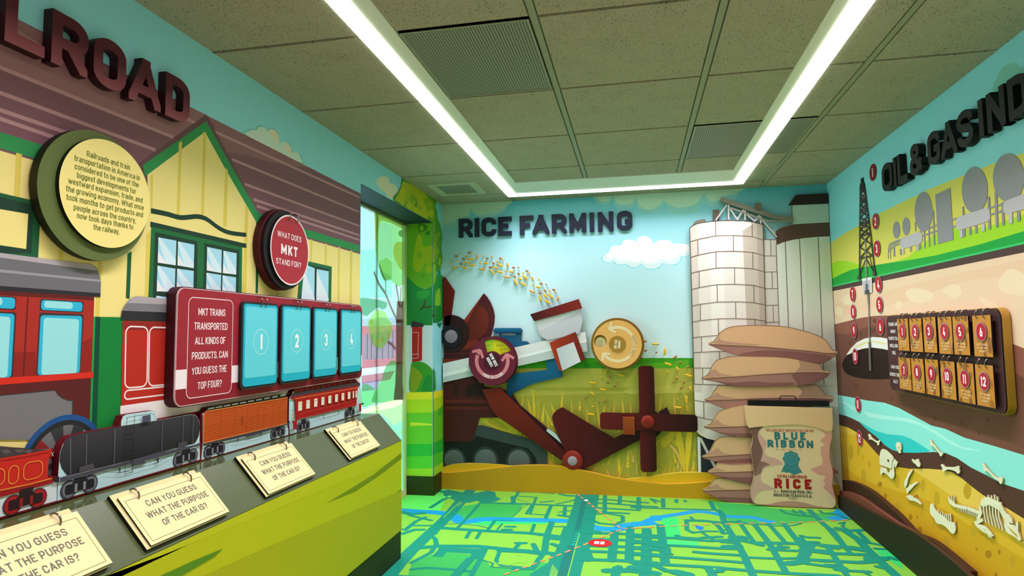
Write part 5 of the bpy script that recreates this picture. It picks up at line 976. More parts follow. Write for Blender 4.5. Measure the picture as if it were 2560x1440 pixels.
for k, (x, y) in enumerate(((190, 1062), (460, 1065), (745, 1070))):
    c = P1(BW, 'i', x, y, .018); R = abs(P1(BW, 'i', x+112, y, .018)[0]-c[0]); R = R if k else R*.9
    m = MB(); m.slab(BW, circ(c, R, 40), .014, .019, '#2c3537', '#1a2022'); m.slab(BW, circ(c, R*.82, 40), .019, .021, G('#3e4548', '#6a6f73', 'z'), '#2a3032'); m.build('track_wheel', HV)
part('feeder_rear_arm', [('i', '690,500 750,590 985,790 1115,925 1150,1000 1000,900 700,640', '#34101a')], .0045, .02)  # thin dark arm behind the main feeder arm
part('hydraulic_ram', [('i', '985,795 1000,797 1060,838 1090,880 1115,928 1060,880 980,815', '#c4dade', 0, '#7c8a8c')], .02, .026)
part('feeder_arm', [('i', '430,460 580,440 610,470 1152,1008 1110,1068 560,690 510,630', G('#461012', '#7c2417', 'z', .45))], .026, .05)
part('header', [('i', '1117,613 1560,880 1642,838 1720,800 1800,880 1300,1145 1180,1110 1100,890 1045,770 1028,700 1040,665 1070,635', G('#561417', '#230a0e', 'x'))], .016, .036)
m = MB(); c = P1(BW, 'i', 1205, 1068, .05); R = abs(P1(BW, 'i', 1293, 1068, .05)[0]-c[0]); m.slab(BW, circ(c, R, 40), .036, .052, '#7a1e15', '#4e120d'); m.dome(BW, c, R*.92, .052, .012, '#861f16'); m.dome(BW, c, R*.48, .06, .009, '#998d99'); m.build('pivot_joint', HV)
m = MB(); c = P1(BW, 'k', 363, 780, .035); R = abs(P1(BW, 'k', 473, 780, .035)[0]-c[0]); m.slab(BW, circ(c, R, 48), .016, .036, '#2c0d10', '#1a0708'); m.slab(BW, P(BW, 'k', '440,690 503,655 525,705 515,735 460,750', .036), .016, .035, '#2c0d10', '#1a0708'); m.build('reel_plate', HV)
RL1 = G('#571416', '#2b0a0e', 'x'); q = P(BW, 'k', '286,345 404,345 427,1140 306,1142', .05)
rn = MB(); rn.slab(BW, rpoly(q, .025), .036, .05, RL1, '#220809'); rn.build('reel_blade', HV)
rn = MB(); rn.slab(BW, rpoly(P(BW, 'k', '0,693 730,712 735,842 0,820', .062), .025), .05, .062, G('#5e1718', '#230a0e', 'x'), '#220809'); RBL = rn.build('reel_blade', HV)
m = MB(); q = P(BW, 'k', '170,728 258,728 262,862 172,858', .075); m.slab(BW, q, .062, .075, G('#7c3413', '#93451a', 'z'), '#c0563c'); m.build('reel_block', RBL)
m = MB(); c = P1(BW, 'k', 357, 765, .07); R = abs(P1(BW, 'k', 409, 765, .07)[0]-c[0]); m.slab(BW, circ(c, R, 36), .062, .07, '#74180f', '#4c0f0a'); m.dome(BW, c, R*.95, .07, .014, G('#7c1c14', '#b8503c', 'r')); m.build('reel_hub', RBL)
# ---- two spinning information discs
def spin(name, label, cx, cy, r, rb, c_base, c_face, c_in, c_arr, off, d0):
    c = P1(BW, 'F', cx, cy, .085); R = abs(P1(BW, 'F', cx+r, cy, .085)[0]-c[0]); RB_ = abs(P1(BW, 'F', cx+rb, cy, .085)[0]-c[0])
    t = thing(name, label, 'spinning disc', BW.to3((c[0], c[1]-RB_), .04)); m = MB(); m.slab(BW, circ((c[0]+off, c[1]), RB_, 64), d0, .068, c_base, c_base); m.build('base_disc', t, bevel=.002); return t, c, R
t, c, R = spin('spinning_disc', 'maroon turning disc about how rice grows on the harvester pipe', 420, 640, 311, 316, '#54121f', None, None, None, .004, .0345)
hole = [(c[0]+R*.40*math.cos(a), c[1]+R*.40*math.sin(a)) for a in [math.radians(x) for x in range(38, 125, 6)]][::-1]; hole = [(c[0]+R*.905*math.cos(math.radians(x)), c[1]+R*.905*math.sin(math.radians(x))) for x in range(28, 118, 6)]+hole
m = MB(); m.slab(BW, circ(c, R*.98, 56), .068, .0705, '#8fbf2a'); m.flat(BW, [c]+circ(c, R*.97, 20, None, .2, PI/2), .0708, '#e6d21e'); m.flat(BW, [c]+circ(c, R*.97, 20, None, PI/2, 2.3), .0708, '#b9d42c')
for a0, a1, cc in ((.2, PI/2, '#8c3a1c'), (PI/2, 2.4, '#2d6b34')): m.rib(BW, [(c[0]+R*.94*math.cos(a0+(a1-a0)*k/16), c[1]+R*.94*math.sin(a0+(a1-a0)*k/16)) for k in range(17)], R*.12, .071, cc)
m.rib(BW, [(c[0], c[1]+R*.3), (c[0], c[1]+R*.95)], .0012, .0713, '#7d8f1c')
for k, (x, y, w) in enumerate(((-.27, .66, .2), (-.24, .6, .16), (-.22, .5, .1), (.15, .66, .3), (.17, .61, .36), (.3, .52, .34), (.28, .47, .4), (.3, .42, .3), (.36, .34, .2))): m.rib(BW, [(c[0]+R*x, c[1]+R*y), (c[0]+R*(x+w), c[1]+R*y)], .0028, .0713, '#6b6a1a')
atext(m, BW, 'SUMMER', c, R*.93, math.radians(62), math.radians(30), .012, .0716, '#e9dcae', .16); m.build('story_disc', t)
m = MB(); m.slab(BW, circ(c, R, 64), .074, .085, '#6b1a33', '#2b0913', holes=[hole]); PK = '#d97f8c'
ar = [(c[0]+R*.66*math.cos(math.radians(a)), c[1]+R*.66*math.sin(math.radians(a))) for a in range(158, 373, 6)]; m.rib(BW, ar, R*.15, .0854, PK)
for a, dr in ((150, 1), (12, -1)):
    p = Vector((c[0]+R*.66*math.cos(math.radians(a)), c[1]+R*.66*math.sin(math.radians(a)))); tt = Vector((math.sin(math.radians(a)), -math.cos(math.radians(a))))*dr
    tip = p+tt*R*.17; nn = Vector((-tt.y, tt.x))
    for sg in (1, -1): m.rib(BW, [tuple(tip-tt*R*.02), tuple(tip-tt*R*.26+nn*sg*R*.26)], R*.11, .0857, PK)
    m.rib(BW, [tuple(p-tt*R*.05), tuple(tip-tt*R*.06)], R*.15, .0857, PK)
atext(m, BW, 'TURN TO LEARN', c, R*.66, math.radians(233), math.radians(310), R*.13, .086, '#f0dfe0', .2, .14, out=False)
m.slab(BW, circ(c, R*.35, 40), .085, .088, '#4a1328', '#2b0913'); an = math.radians(-62)
for k, s in enumerate(('HOW RICE', 'GROWS')):
    cx, cy = c[0]+(-1)**k*.5*.034*math.cos(an+PI/2)-.004, c[1]+(-1)**k*.5*.034*math.sin(an+PI/2); w = (.105, .075)[k]; px_ = (cx-.011*math.cos(an+PI/2), cy-.011*math.sin(an+PI/2))
    text(m, BW, s, (px_[0]-w/2*math.cos(an), px_[1]-w/2*math.sin(an)), (px_[0]+w/2*math.cos(an), px_[1]+w/2*math.sin(an)), .024, .0885, '#f2eef0', .22)
m.build('turning_disc', t)
t, c, R = spin('spinning_disc', 'tan turning disc asking did you know above the reel', 2055, 420, 320, 352, '#8d6822', None, None, None, 0, .0045)
hc = P1(BW, 'F', 1832, 380, .085); hr = R*.262
m = MB(); m.slab(BW, circ(c, R*.97, 48), .068, .0705, '#a37b2c'); m.slab(BW, circ((hc[0], hc[1]-.012), hr*.86, 32), .0705, .071, '#ecd8a4')
for k in range(6): m.rib(BW, [(hc[0]-.022+abs(2-k)*.003, hc[1]+.006-k*.0085), (hc[0]+.022-abs(2-k)*.003, hc[1]+.006-k*.0085)], .0026, .0713, '#8c7a48')
m.build('story_disc', t)
m = MB(); m.slab(BW, circ(c, R, 64), .074, .085, '#e6ad62', '#6b4d15', holes=[circ(hc, hr, 32)]); CR = '#ecd2a4'
m.rib(BW, [(c[0]+R*.7*math.cos(math.radians(a)), c[1]+R*.7*math.sin(math.radians(a))) for a in range(-140, 111, 5)], R*.13, .0854, CR)
for a, dr in ((-140, 1), (110, -1)):
    p = Vector((c[0]+R*.7*math.cos(math.radians(a)), c[1]+R*.7*math.sin(math.radians(a)))); tt = Vector((math.sin(math.radians(a)), -math.cos(math.radians(a))))*dr; tip = p+tt*R*.12; nn = Vector((-tt.y, tt.x))
    for sg in (1, -1): m.rib(BW, [tuple(tip-tt*R*.02), tuple(tip-tt*R*.24+nn*sg*R*.22)], R*.1, .0857, CR)
    m.rib(BW, [tuple(p-tt*R*.06), tuple(tip-tt*R*.06)], R*.13, .0857, CR)
atext(m, BW, 'TURN TO LEARN', c, R*.71, math.radians(-45), math.radians(30), R*.115, .086, '#b08a4e', .13, .14, out=False)
m.slab(BW, circ(c, R*.345, 40), .085, .088, '#a5792a', '#6b4d15'); an = math.radians(82)
for k, s in enumerate(('DID YOU', 'KNOW?')):
    w = (.062, .056)[k]; cx, cy = c[0]+(-.002, .024)[k], c[1]+(-.002, -.004)[k]
    text(m, BW, s, (cx-w/2*math.cos(an), cy-w/2*math.sin(an)), (cx+w/2*math.cos(an), cy+w/2*math.sin(an)), .02, .0885, '#f0e2bd', .2)
m.build('turning_disc', t)
# ---- rice grains thrown through the air
GRM = {}
def grain_mesh(kind, c):
    key = kind+c
    if key in GRM: return GRM[key]
    L, r = dict(long=(.030, .0062), mid=(.018, .0062), bean=(.007, .0066), dot=(.001, .0058))[kind]; n, k = 10, 4; vs, fs = [], []; rg = []
    for sg in (-1, 1):
        for j in range(k):
            a = PI/2*(j/(k-1)) if sg == 1 else PI/2*(1-j/(k-1)); a = min(a, 1.45); rg.append((sg*(L/2+r*math.sin(a)), r*math.cos(a)))
    for x, q in rg: vs += [(x, q*math.cos(2*PI*i/n), q*math.sin(2*PI*i/n)) for i in range(n)]
    fs = [[j*n+i, j*n+(i+1) % n, (j+1)*n+(i+1) % n, (j+1)*n+i] for j in range(len(rg)-1) for i in range(n)]+[list(range(n))[::-1], [(len(rg)-1)*n+i for i in range(n)]]
    b = len(vs); vs += [(.0015*math.cos(a), .0+y, .0015*math.sin(a)) for y in (0, .0165) for a in (0, PI/2, PI, 3*PI/2)]; fs += [[b+i, b+(i+1) % 4, b+4+(i+1) % 4, b+4+i] for i in range(4)]
    me = bpy.data.meshes.new('rice_grain'); me.from_pydata(vs, [], fs); me.materials.append(M(c, .45)); me.shade_smooth(); GRM[key] = me; return me
YEL, ORG, BRN = '#e3b022', '#dc9a48', '#a5763c'
def grains(t, rows, label, group, lab2):
    for w in rows.split():
        x, y, k, ang = w.split(','); x, y, ang = float(x), float(y), float(ang); kind = dict(L='long', M='mid', B='bean', D='dot')[k[0]]; c = dict(y=YEL, o=ORG, b=BRN)[k[1]]
        p = P1(BW, t, x, y, .03); o = bpy.data.objects.new('rice_grain', grain_mesh(kind, c)); SC.collection.objects.link(o)
        o.scale = (1.22, 1, 1.22); o.location = BW.to3(p, .0205); o.rotation_euler = (0, math.radians(ang), 0)
        tag(o, f'{dict(y="yellow", o="orange", b="brown")[k[1]]} {dict(long="long", mid="short", bean="stubby", dot="round")[kind]} rice grain {label}', 'rice grain', group+' '+dict(y='yellow', o='orange', b='brown')[k[1]]+' '+kind)
S0 = '207,460,Dy,0 180,480,Bb,10 277,453,Bb,0 296,459,Dy,0 258,480,Dy,0 233,500,Bb,20 287,503,Ly,8 180,513,Dy,0 140,528,Dy,0 217,538,Bb,10 258,527,My,10 297,550,Ly,-3 164,567,Ly,-15 152,570,Db,0 240,565,Ly,28'
S1 = '337,485,Mo,70 383,480,Dy,0 412,497,Bb,20 446,488,Do,0 360,535,Dy,0 400,533,My,0 375,580,Lo,3 360,579,Db,0 512,497,Bb,15 530,509,Dy,0 489,519,Dy,0 459,534,Bb,30 510,547,Ly,30 565,546,Mo,75 434,564,Bb,10 475,566,My,18 449,599,Ly,52 509,600,Ly,15'
S2 = '610,565,Bb,10 646,563,Do,0 551,590,Dy,0 593,597,My,10 556,637,Lo,12 543,634,Db,0 710,591,Bb,20 725,605,Dy,0 682,606,Dy,0 648,613,Bb,40 694,637,Ly,42 705,655,Do,0 751,650,Mo,80 618,634,Bb,20 657,649,My,30 624,674,Ly,62 682,690,Ly,30'
S3 = '800,656,Dy,0 818,686,Bb,30 855,691,Do,0 755,697,Dy,0 795,713,My,20 750,746,Lo,25 735,738,Db,0 912,733,Bb,30 924,750,Do,0 880,741,Dy,0 848,741,Bb,60 887,777,Ly,50 893,797,Do,0 942,802,Mo,-72 810,756,Bb,40 848,779,My,50 808,797,Ly,70 863,824,Ly,40'
grains('h', S0, 'at the far left end of the flying stream', 'rice at the left end of the stream', '')
grains('h', S1, 'left of the middle of the flying stream', 'rice left of the middle of the stream', '')
grains('h', S2, 'right of the middle of the flying stream', 'rice right of the middle of the stream', '')
grains('h', S3, 'just above the harvester hopper', 'rice above the hopper', '')
grains('h', '1675,1140,Ly,3 1695,1142,Db,0 1683,1203,Db,0 1748,1198,Ly,92 1822,1240,Mb,-40', 'beside the tan disc against the sky', 'rice beside the tan disc', '')
grains('h', '1598,1120,Bb,0 1602,1190,Bb,0 1572,1245,Db,0', 'half hidden behind the rim of the tan disc', 'rice behind the tan disc', '')
grains('i', '1487,303,My,95 1448,353,Dy,0 1523,352,Bb,-50 1625,337,Ly,15 1505,402,Bb,20 1590,400,Db,0 1378,404,Ly,8 1563,432,Bb,30 1467,461,Ly,8 1374,495,My,45 1316,527,Bb,-50 1427,566,Db,0 1484,560,Bb,-60 1380,606,Dy,0 1266,628,My,92 1363,673,Ly,8', 'falling over the field below the tan disc', 'rice below the tan disc', '')
grains('k', '513,332,Ly,18 603,318,Bb,40 585,367,My,48 660,353,Bb,-50 512,391,Dy,0 668,418,Ly,18 576,439,Bb,20 550,465,Db,0 630,468,Bb,45 609,510,Bb,-55 680,516,My,70 652,597,Ly,88 585,658,Ly,8 586,594,Do,0', 'falling over the field beside the brick silo', 'rice beside the silo', '')
# ---- silos
def sil(t, s, d): return P(BW, t, s, d)
t = thing('silo_cutout', 'tall white brick pattern silo cutout with rails on its roof', 'wall cutout', BW.to3((.65, .02), .01))
m = MB(); SD = .03
out = sil('j', '818,315 835,303 865,288 900,279 950,271 1000,267 1060,263 1100,262 1160,263 1200,265 1260,272 1300,279 1345,291 1350,520 1358,760 1366,1010 1380,1440', SD)+sil('k', '1130,640 1130,900 870,905 800,888 750,862 722,830 712,690 700,300', SD)
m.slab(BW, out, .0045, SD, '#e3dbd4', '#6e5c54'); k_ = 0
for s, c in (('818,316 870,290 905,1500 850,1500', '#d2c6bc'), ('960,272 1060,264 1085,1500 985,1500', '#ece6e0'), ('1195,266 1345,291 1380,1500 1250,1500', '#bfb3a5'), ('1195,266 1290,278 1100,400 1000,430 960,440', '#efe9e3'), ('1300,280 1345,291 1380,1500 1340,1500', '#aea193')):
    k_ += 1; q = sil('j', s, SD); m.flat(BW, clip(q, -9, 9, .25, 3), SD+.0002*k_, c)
offs_ = [(0, 0), (60, -20), (185, -44), (310, -48), (447, -40), (528, -15)]; ML = '#6d564c'
rows = [418, 530, 645, 762, 880, 995, 1108, 1215, 1325, 1440, 1555, 1668]; FLT = [1, .97, .9, .85, .68, .55, .4, .2, 0, -.15, -.55, -.9]
def rowy(r, x): 
    y = rows[r]; xr = x-(818+r*2.7)
    for a, b in zip(offs_, offs_[1:]):
        if xr <= b[0] or b is offs_[-1]: return y+(a[1]+(b[1]-a[1])*(xr-a[0])/(b[0]-a[0]))*FLT[r]
for r in range(12):
    x0 = 820+r*2.7; m.rib(BW, sil('j', ' '.join(f'{x0+528*k/14:.1f},{rowy(r, x0+528*k/14):.1f}' for k in range(15)), SD), .0045, SD+.0016, ML)
for r in range(-1, 11):
    for x in ((1003, 1267) if r % 2 else (877, 1132)):
        x += max(r, 0)*4.2; ya_ = 268 if r < 0 else rowy(r, x); yb_ = rowy(r+1, x); m.rib(BW, sil('j', f'{x},{ya_} {x+2},{yb_}', SD), .0045, SD+.0016, ML)
m.rib(BW, sil('j', '818,315 835,303 865,288 900,279 1000,267 1100,262 1200,265 1260,272 1345,291 1366,1010', SD), .005, SD+.0018, '#5d4a42')
m.rib(BW, sil('j', '818,315 832,760 850,1440', SD), .005, SD+.0018, '#5d4a42'); m.build('brick_drum', t)
m = MB(); m.slab(BW, sil('k', '728,870 870,905 1130,905 1130,1180 735,1180', .02), .0045, .016, '#2a2c36', '#20222a'); m.flat(BW, sil('k', '730,872 752,880 760,1180 737,1180', .02), .0164, '#e2e0dc'); m.rib(BW, sil('k', '752,885 860,1100', .02), .018, .0167, '#d2d0cc'); m.build('silo_legs', t)
m = MB(); m.slab(BW, sil('j', '845,292 850,275 870,262 915,252 930,255 936,272 900,280', .025), .0045, .024, '#7c7263', '#4a4238'); m.build('hatch', t)
m = MB(); m.slab(BW, sil('j', '988,184 1032,184 1032,272 988,272', .025), .0045, .022, '#5f5348', '#3a332c'); m.build('vent_box', t)
t = thing('conveyor_cutout', 'grey conveyor tube and truss cutout joining the two silo tops', 'wall cutout', BW.to3((.8, 1.9), .01))
def conv(pts, w, c, d): m.rib(BW, sil('j', pts, .036), w, d, c, False, .0305, '#4a463e')
m = MB(); conv('1040,108 1130,140 1300,195 1440,240 1500,247 1560,247', .033, '#7b776b', .044); m.build('main_tube', t)
m = MB(); conv('1110,172 1230,215 1375,268 1560,268', .012, '#8d8a7e', .04); m.build('lower_tube', t)
m = MB(); 
for s in ('1085,150 1005,262', '1098,150 1098,258', '1110,180 1160,255 1205,185', '1216,190 1216,262', '1225,215 1285,268 1320,225', '1328,232 1330,285', '1340,260 1445,382'): conv(s, .01, '#bfbab0', .038)
m.build('truss', t)
m = MB(); m.slab(BW, rpoly(sil('j', '1288,135 1332,135 1340,180 1320,188 1282,175', .05), .01), .04, .052, '#6a6458', '#4a463e'); m.build('motor', t)
t = thing('silo_cutout', 'grey green panelled silo cutout with a dark roof house in the far right corner', 'wall cutout', BW.to3((1.15, .02), .01))
SD2 = .024; m = MB(); 
def s2(s, c, k, tg='j'): m.flat(BW, clip(sil(tg, s, SD2), -9, XR-.004, 0, 3), SD2+.0003*k, c)
m.slab(BW, clip(sil('j', '1382,1440 1369,1010 1360,760 1353,520 1350,400 1440,400 1440,335 1480,310 1560,290 1640,277 1740,270 1840,268 1900,1450', SD2)+sil('k', '1830,1275 1500,1250 1140,1200', SD2), -9, XR-.004, .0, 3), .0045, SD2, '#d6d7ce', '#7d7f76')
s2('1348,402 1440,402 1462,1020 1362,1020', '#cdc6bc', 1)
for s in ('1348,400 1440,400', '1350,518 1445,518', '1352,635 1448,632', '1355,755 1450,752', '1358,875 1455,872', '1362,996 1460,993', '1400,402 1404,518', '1410,636 1414,752', '1418,874 1421,993'): m.rib(BW, sil('j', s, SD2), .0042, SD2+.0008, '#6d564c')
s2('1440,440 1475,420 1540,402 1640,388 1840,376 1860,1000 1900,1450 1470,1450', '#dadbd2', 3); s2('1640,388 1840,376 1880,1450 1680,1450', '#d3d6cc', 4); s2('1438,338 1480,312 1560,292 1640,279 1740,271 1840,268 1843,376 1740,380 1640,390 1560,402 1490,420 1442,440', '#5b4239', 5)
for s in ('1505,410 1530,1040', '1608,390 1637,1060', '1742,378 1772,1100 1785,1440', '1440,440 1462,1020'): m.rib(BW, sil('j', s, SD2), .0042, SD2+.0018, '#4d4540')
s2('1660,650 1870,650 1900,1300 1810,1300 1780,1200', '#b9bcb0', 7, 'k'); m.build('panelled_drum', t)
m = MB(); m.slab(BW, clip(sil('j', '1558,150 1840,140 1840,275 1560,290', .03), -9, XR-.004, 0, 3), .0045, .03, '#b4c4b8', '#6d776e'); m.build('roof_house', t)
m = MB(); m.slab(BW, clip(sil('j', '1530,152 1582,78 1850,65 1850,140', .036), -9, XR-.004, 0, 3), .03, .038, '#2b211e', '#15100e'); m.build('roof', t)
# ---- stacked sack cut-outs
SKD = .13; TAN, BRNZ, SHD = '#dcab84', '#a5736a', '#845652'
NSK = [0]
def sack(lab, outline, seam, shade=()):
    NSK[0] += 1; d = SKD-.0135*(NSK[0] % 2)
    o = sil('k', outline, d); t = thing('rice_sack_cutout', lab, 'sack', BW.to3((sum(p[0] for p in o)/len(o), min(p[1] for p in o)), d), 'stack of burlap sack cutouts')
    q = smooth(o, 3, True); m = MB(); m.slab(BW, q, d-.012, d, TAN, '#dcc08e')
    sm = smooth(sil('k', seam, d), 4); lo = min(p[1] for p in q)
    low = [p for p in q]; u0, u1 = sm[0][0], sm[-1][0]
    # the darker lower half: follow the seam, then the outline underneath it
    def sv(u):
        for a, b in zip(sm, sm[1:]):
            if a[0] <= u <= b[0]: return a[1]+(b[1]-a[1])*(u-a[0])/(b[0]-a[0]+1e-9)
        return sm[0][1] if u < u0 else sm[-1][1]
    under = sorted([p for p in q if p[1] < sv(p[0])-.001], key=lambda p: -p[0])
    m.flat(BW, sm+under, d+.0004, BRNZ); k = 0
    for s, c in shade: k += 1; m.flat(BW, smooth(sil('k', s, d), 4, True), d+.0006+k*.0003, c)
    m.rib(BW, sm, .004, d+.002, '#7a5148'); m.rib(BW, [(p[0]*.985+.015*sm[0][0], p[1]+.008) for p in sm], .0025, d+.0021, '#d9b98a'); m.rib(BW, q, .003, d+.0022, '#6b463e', True); m.build('printed_front', t)
    m = MB()
    for f in (.3, .6): 
        u = u0+(u1-u0)*f; m.tube([BW.to3((u, sv(u)), .032), BW.to3((u, sv(u)), d-.011)], .012, M('#4a4a4a'))
    m.build('standoff', t)
sack('topmost burlap sack of the stack in front of the silos', '815,182 850,160 880,125 900,95 935,70 990,50 1080,42 1200,40 1370,48 1470,66 1560,90 1640,120 1690,150 1720,190 1740,218 1778,235 1775,262 1740,285 1700,310 1650,325 1560,318 1450,308 1250,288 1060,268 960,243 880,212', '815,184 900,188 1000,194 1150,200 1300,210 1450,224 1600,238 1700,252 1775,250', (('1050,262 1150,235 1300,228 1500,240 1680,262 1740,282 1700,308 1650,322 1500,312 1300,292', SHD), ('860,178 880,150 900,125 905,150 950,160 1050,172 1200,186 1000,188', '#bf8d78')))
sack('second burlap sack from the top of the stack', '760,440 800,415 825,380 845,335 880,300 950,280 1030,270 1150,272 1300,275 1420,285 1500,300 1590,318 1640,330 1665,360 1680,378 1715,380 1715,410 1680,435 1640,460 1580,478 1500,490 1300,495 1080,500 980,490 880,465', '760,442 850,436 950,430 1080,422 1200,412 1330,404 1450,398 1600,394 1715,398', (('1500,300 1640,332 1680,380 1712,396 1640,396 1470,398 1500,350', '#b58a70'), ('1450,400 1712,402 1640,460 1500,490 1470,460', SHD), ('880,462 1000,470 1150,460 1280,470 1450,470 1400,492 1080,500 980,490', SHD), ('800,425 835,385 862,370 900,400 1000,420 880,432', '#bf8d78')))
sack('third burlap sack from the top, just above the black clip bar', '785,600 830,575 850,540 870,515 890,492 960,492 1080,500 1180,488 1300,476 1450,488 1560,486 1620,486 1660,520 1690,560 1745,572 1742,606 1660,640 1400,660 1100,652 1000,662 930,660 850,630', '785,602 900,602 1000,600 1150,592 1300,588 1500,588 1742,592', (('1480,488 1620,488 1690,562 1740,580 1500,586 1515,540', '#a8806a'), ('1450,600 1740,598 1660,640 1450,650', SHD), ('820,588 860,560 880,545 920,570 1050,592 900,598', '#bf8d78')))
sack('fourth burlap sack from the top, left of the printed rice bag', '780,802 830,776 850,745 870,715 900,682 980,655 1090,632 1150,635 1200,700 1200,880 1100,880 1000,870 900,848 840,825', '780,804 880,806 980,804 1100,798 1200,796', (('880,842 1000,850 1150,850 1200,880 1000,868', SHD), ('815,792 850,765 875,745 920,780 1000,798 900,802', '#bf8d78')))
sack('third burlap sack from the floor, left of the printed rice bag', '765,1028 810,1000 835,960 855,920 880,892 905,880 980,874 1150,880 1200,900 1200,1085 1100,1088 1000,1085 900,1070 840,1055', '765,1030 880,1024 1000,1016 1130,1008 1200,1006', (('860,1058 1000,1046 1150,1040 1200,1085 1000,1084', SHD), ('800,1014 845,980 880,962 920,995 1000,1012 880,1020', '#bf8d78')))
sack('second burlap sack from the floor, left of the printed rice bag', '810,1143 850,1112 868,1090 885,1075 950,1080 1000,1085 1200,1090 1200,1228 1100,1224 1000,1205 900,1175', '810,1146 900,1144 1000,1142 1130,1138 1200,1137', (('900,1172 1000,1180 1150,1182 1200,1226 1080,1220', SHD), ('840,1134 868,1115 900,1118 940,1134 880,1140', '#bf8d78')))
sack('bottom burlap sack of the stack, touching the floor', '770,1280 810,1255 835,1225 855,1195 885,1188 950,1192 1140,1220 1200,1225 1200,1372 1100,1374 1000,1370 920,1352 840,1318', '770,1284 880,1280 1000,1278 1130,1274 1200,1272', (('880,1330 1000,1330 1150,1340 1200,1370 1000,1368', SHD), ('805,1266 840,1245 870,1232 920,1262 1000,1274 880,1276', '#bf8d78')))
# ---- the big printed rice bag with a black clip bar
BD = .185
t = thing('printed_rice_bag', 'large blue ribbon rice bag panel standing in front of the sack stack', 'rice bag', BW.to3((.98, 0), BD))
def kp2(s, sm=1): q = P(BW, 'K', s, BD); return smooth(q, 4, True) if sm else q
m = MB(); body = kp2('166,470 170,490 175,520 192,570 185,640 172,700 178,770 186,840 205,960 200,1020 190,1080 176,1140 165,1200 172,1260 190,1298 240,1325 340,1338 500,1348 700,1358 880,1366 1060,1370 1100,1358 1122,1325 1124,1280 1110,1220 1100,1180 1088,1130 1085,1080 1092,1010 1090,950 1076,890 1060,830 1055,760 1056,700 1066,640 1080,580 1084,500 1078,470 1040,450 900,440 700,430 500,430 300,435 190,450')
vmin = min(p[1] for p in body); body = [(p[0], p[1]-vmin+.004) for p in body]; m.slab(BW, body, BD-.02, BD, '#e4c69e', '#d6b488'); dz = -vmin+.004
def bagp(s, c, k, sm=1): m.flat(BW, [(p[0], max(.006, p[1]+dz)) for p in kp2(s, sm)], BD+.0004*k, c)
bagp('140,460 330,436 290,465 255,505 246,560 262,620 296,700 300,760 275,840 245,900 225,960 205,1000 204,940 186,840 176,770 172,700 186,640 192,570 178,520', '#7b5650', 1)
bagp('330,438 290,465 255,505 246,560 262,620 296,700 300,760 275,840 245,900 215,990 195,1080 172,1190 172,1260 200,1300 215,1240 260,1190 340,1165 440,1160 400,1130 300,1080 280,1020 310,930 420,890 520,880 505,845 440,805 360,785 325,745 330,690 340,630 300,570 262,520 290,480', '#d0a095', 2)
bagp('205,1000 245,900 275,840 380,875 350,890 300,915 290,960 250,995', '#8d665d', 3)
bagp('940,470 1000,510 1078,520 1080,580 1066,640 1056,700 1055,760 1060,830 1076,890 1090,950 1092,1010 1085,1080 1088,1130 1110,1220 1122,1290 1100,1250 1040,1190 985,1140 1004,1100 985,1060 1003,1010 930,990 840,930 950,890 972,830 950,740 960,680 995,655 950,605 1004,560 985,520', '#d39a8c', 2)
bagp('240,1325 360,1325 480,1300 620,1290 780,1310 900,1345 1060,1368 880,1366 700,1358 500,1348 340,1338', '#b98a80', 2); m.rib(BW, body, .003, BD+.002, '#8f6650', True)
for s, a, b, cap, c, w in (('50 LBS.NET WEIGHT/22.68 KG', (342, 502), (870, 516), .0165, '#b04a44', .17), ('BLUE', (428, 592), (790, 606), .049, '#2c6f78', .25), ('RIBBON', (350, 680), (874, 696), .049, '#2c6f78', .25), ('BRAND', (440, 716), (750, 724), .0095, '#b09c78', .16), ('EXTRA LONG GRAIN', (466, 1026), (795, 1034), .0195, '#a83438', .2), ('RICE', (424, 1142), (860, 1160), .064, '#a3151d', .28), ('American Rice, Inc.', (503, 1194), (860, 1206), .021, '#3f4a48', .2), ('by', (432, 1190), (476, 1192), .014, '#55605c', .2), ('HOUSTON TEXAS U.S.A.', (424, 1236), (860, 1250), .019, '#3f4a48', .2), ('77257', (588, 1272), (690, 1278), .015, '#7c7a68', .16)):
    p0, p1 = P1(BW, 'K', *a, BD), P1(BW, 'K', *b, BD); y = (p0[1]+p1[1])/2+dz; text(m, BW, s, (p0[0], y), (p1[0], y), cap*1.0, BD+.0022, c, w, .16)
rc = P1(BW, 'K', 622, 815, BD); rc = (rc[0], rc[1]+dz); rR = .88*abs(P1(BW, 'K', 727, 815, BD)[0]-rc[0]); TL2 = '#37808a'; KB = [0]
for s in ('545,880 505,965 540,955 560,970 640,900', '600,890 560,968 600,965 650,995 690,890', '690,880 750,972 715,968 690,982 640,995 630,900'): KB[0] += .2; bagp(s, TL2, 4+KB[0], 0)
m.flat(BW, [(rc[0]+rR*(1+.07*math.cos(8*a))*math.cos(a), rc[1]+rR*(1+.07*math.cos(8*a))*math.sin(a)) for a in [2*PI*k/64 for k in range(64)]], BD+.0021, TL2); m.rib(BW, circ(rc, rR*.68, 32), .0012, BD+.0023, '#9cc3bd', True)
for y, w in ((.25, .35), (.05, .5), (-.15, .5), (-.33, .35)): m.rib(BW, [(rc[0]-rR*w, rc[1]+rR*y), (rc[0], rc[1]+rR*(y+.06)), (rc[0]+rR*w, rc[1]+rR*y)], .0012, BD+.0023, '#7fb0ae')
for k in range(9): a = -2.2+k*.15; m.rib(BW, [(rc[0]+rR*(k-4)*.16, rc[1]-rR*.9), (rc[0]+rR*(k-4)*.22, rc[1]-rR*1.45)], .0009, BD+.0023, '#69a3a6')
m.build('bag_front', t)
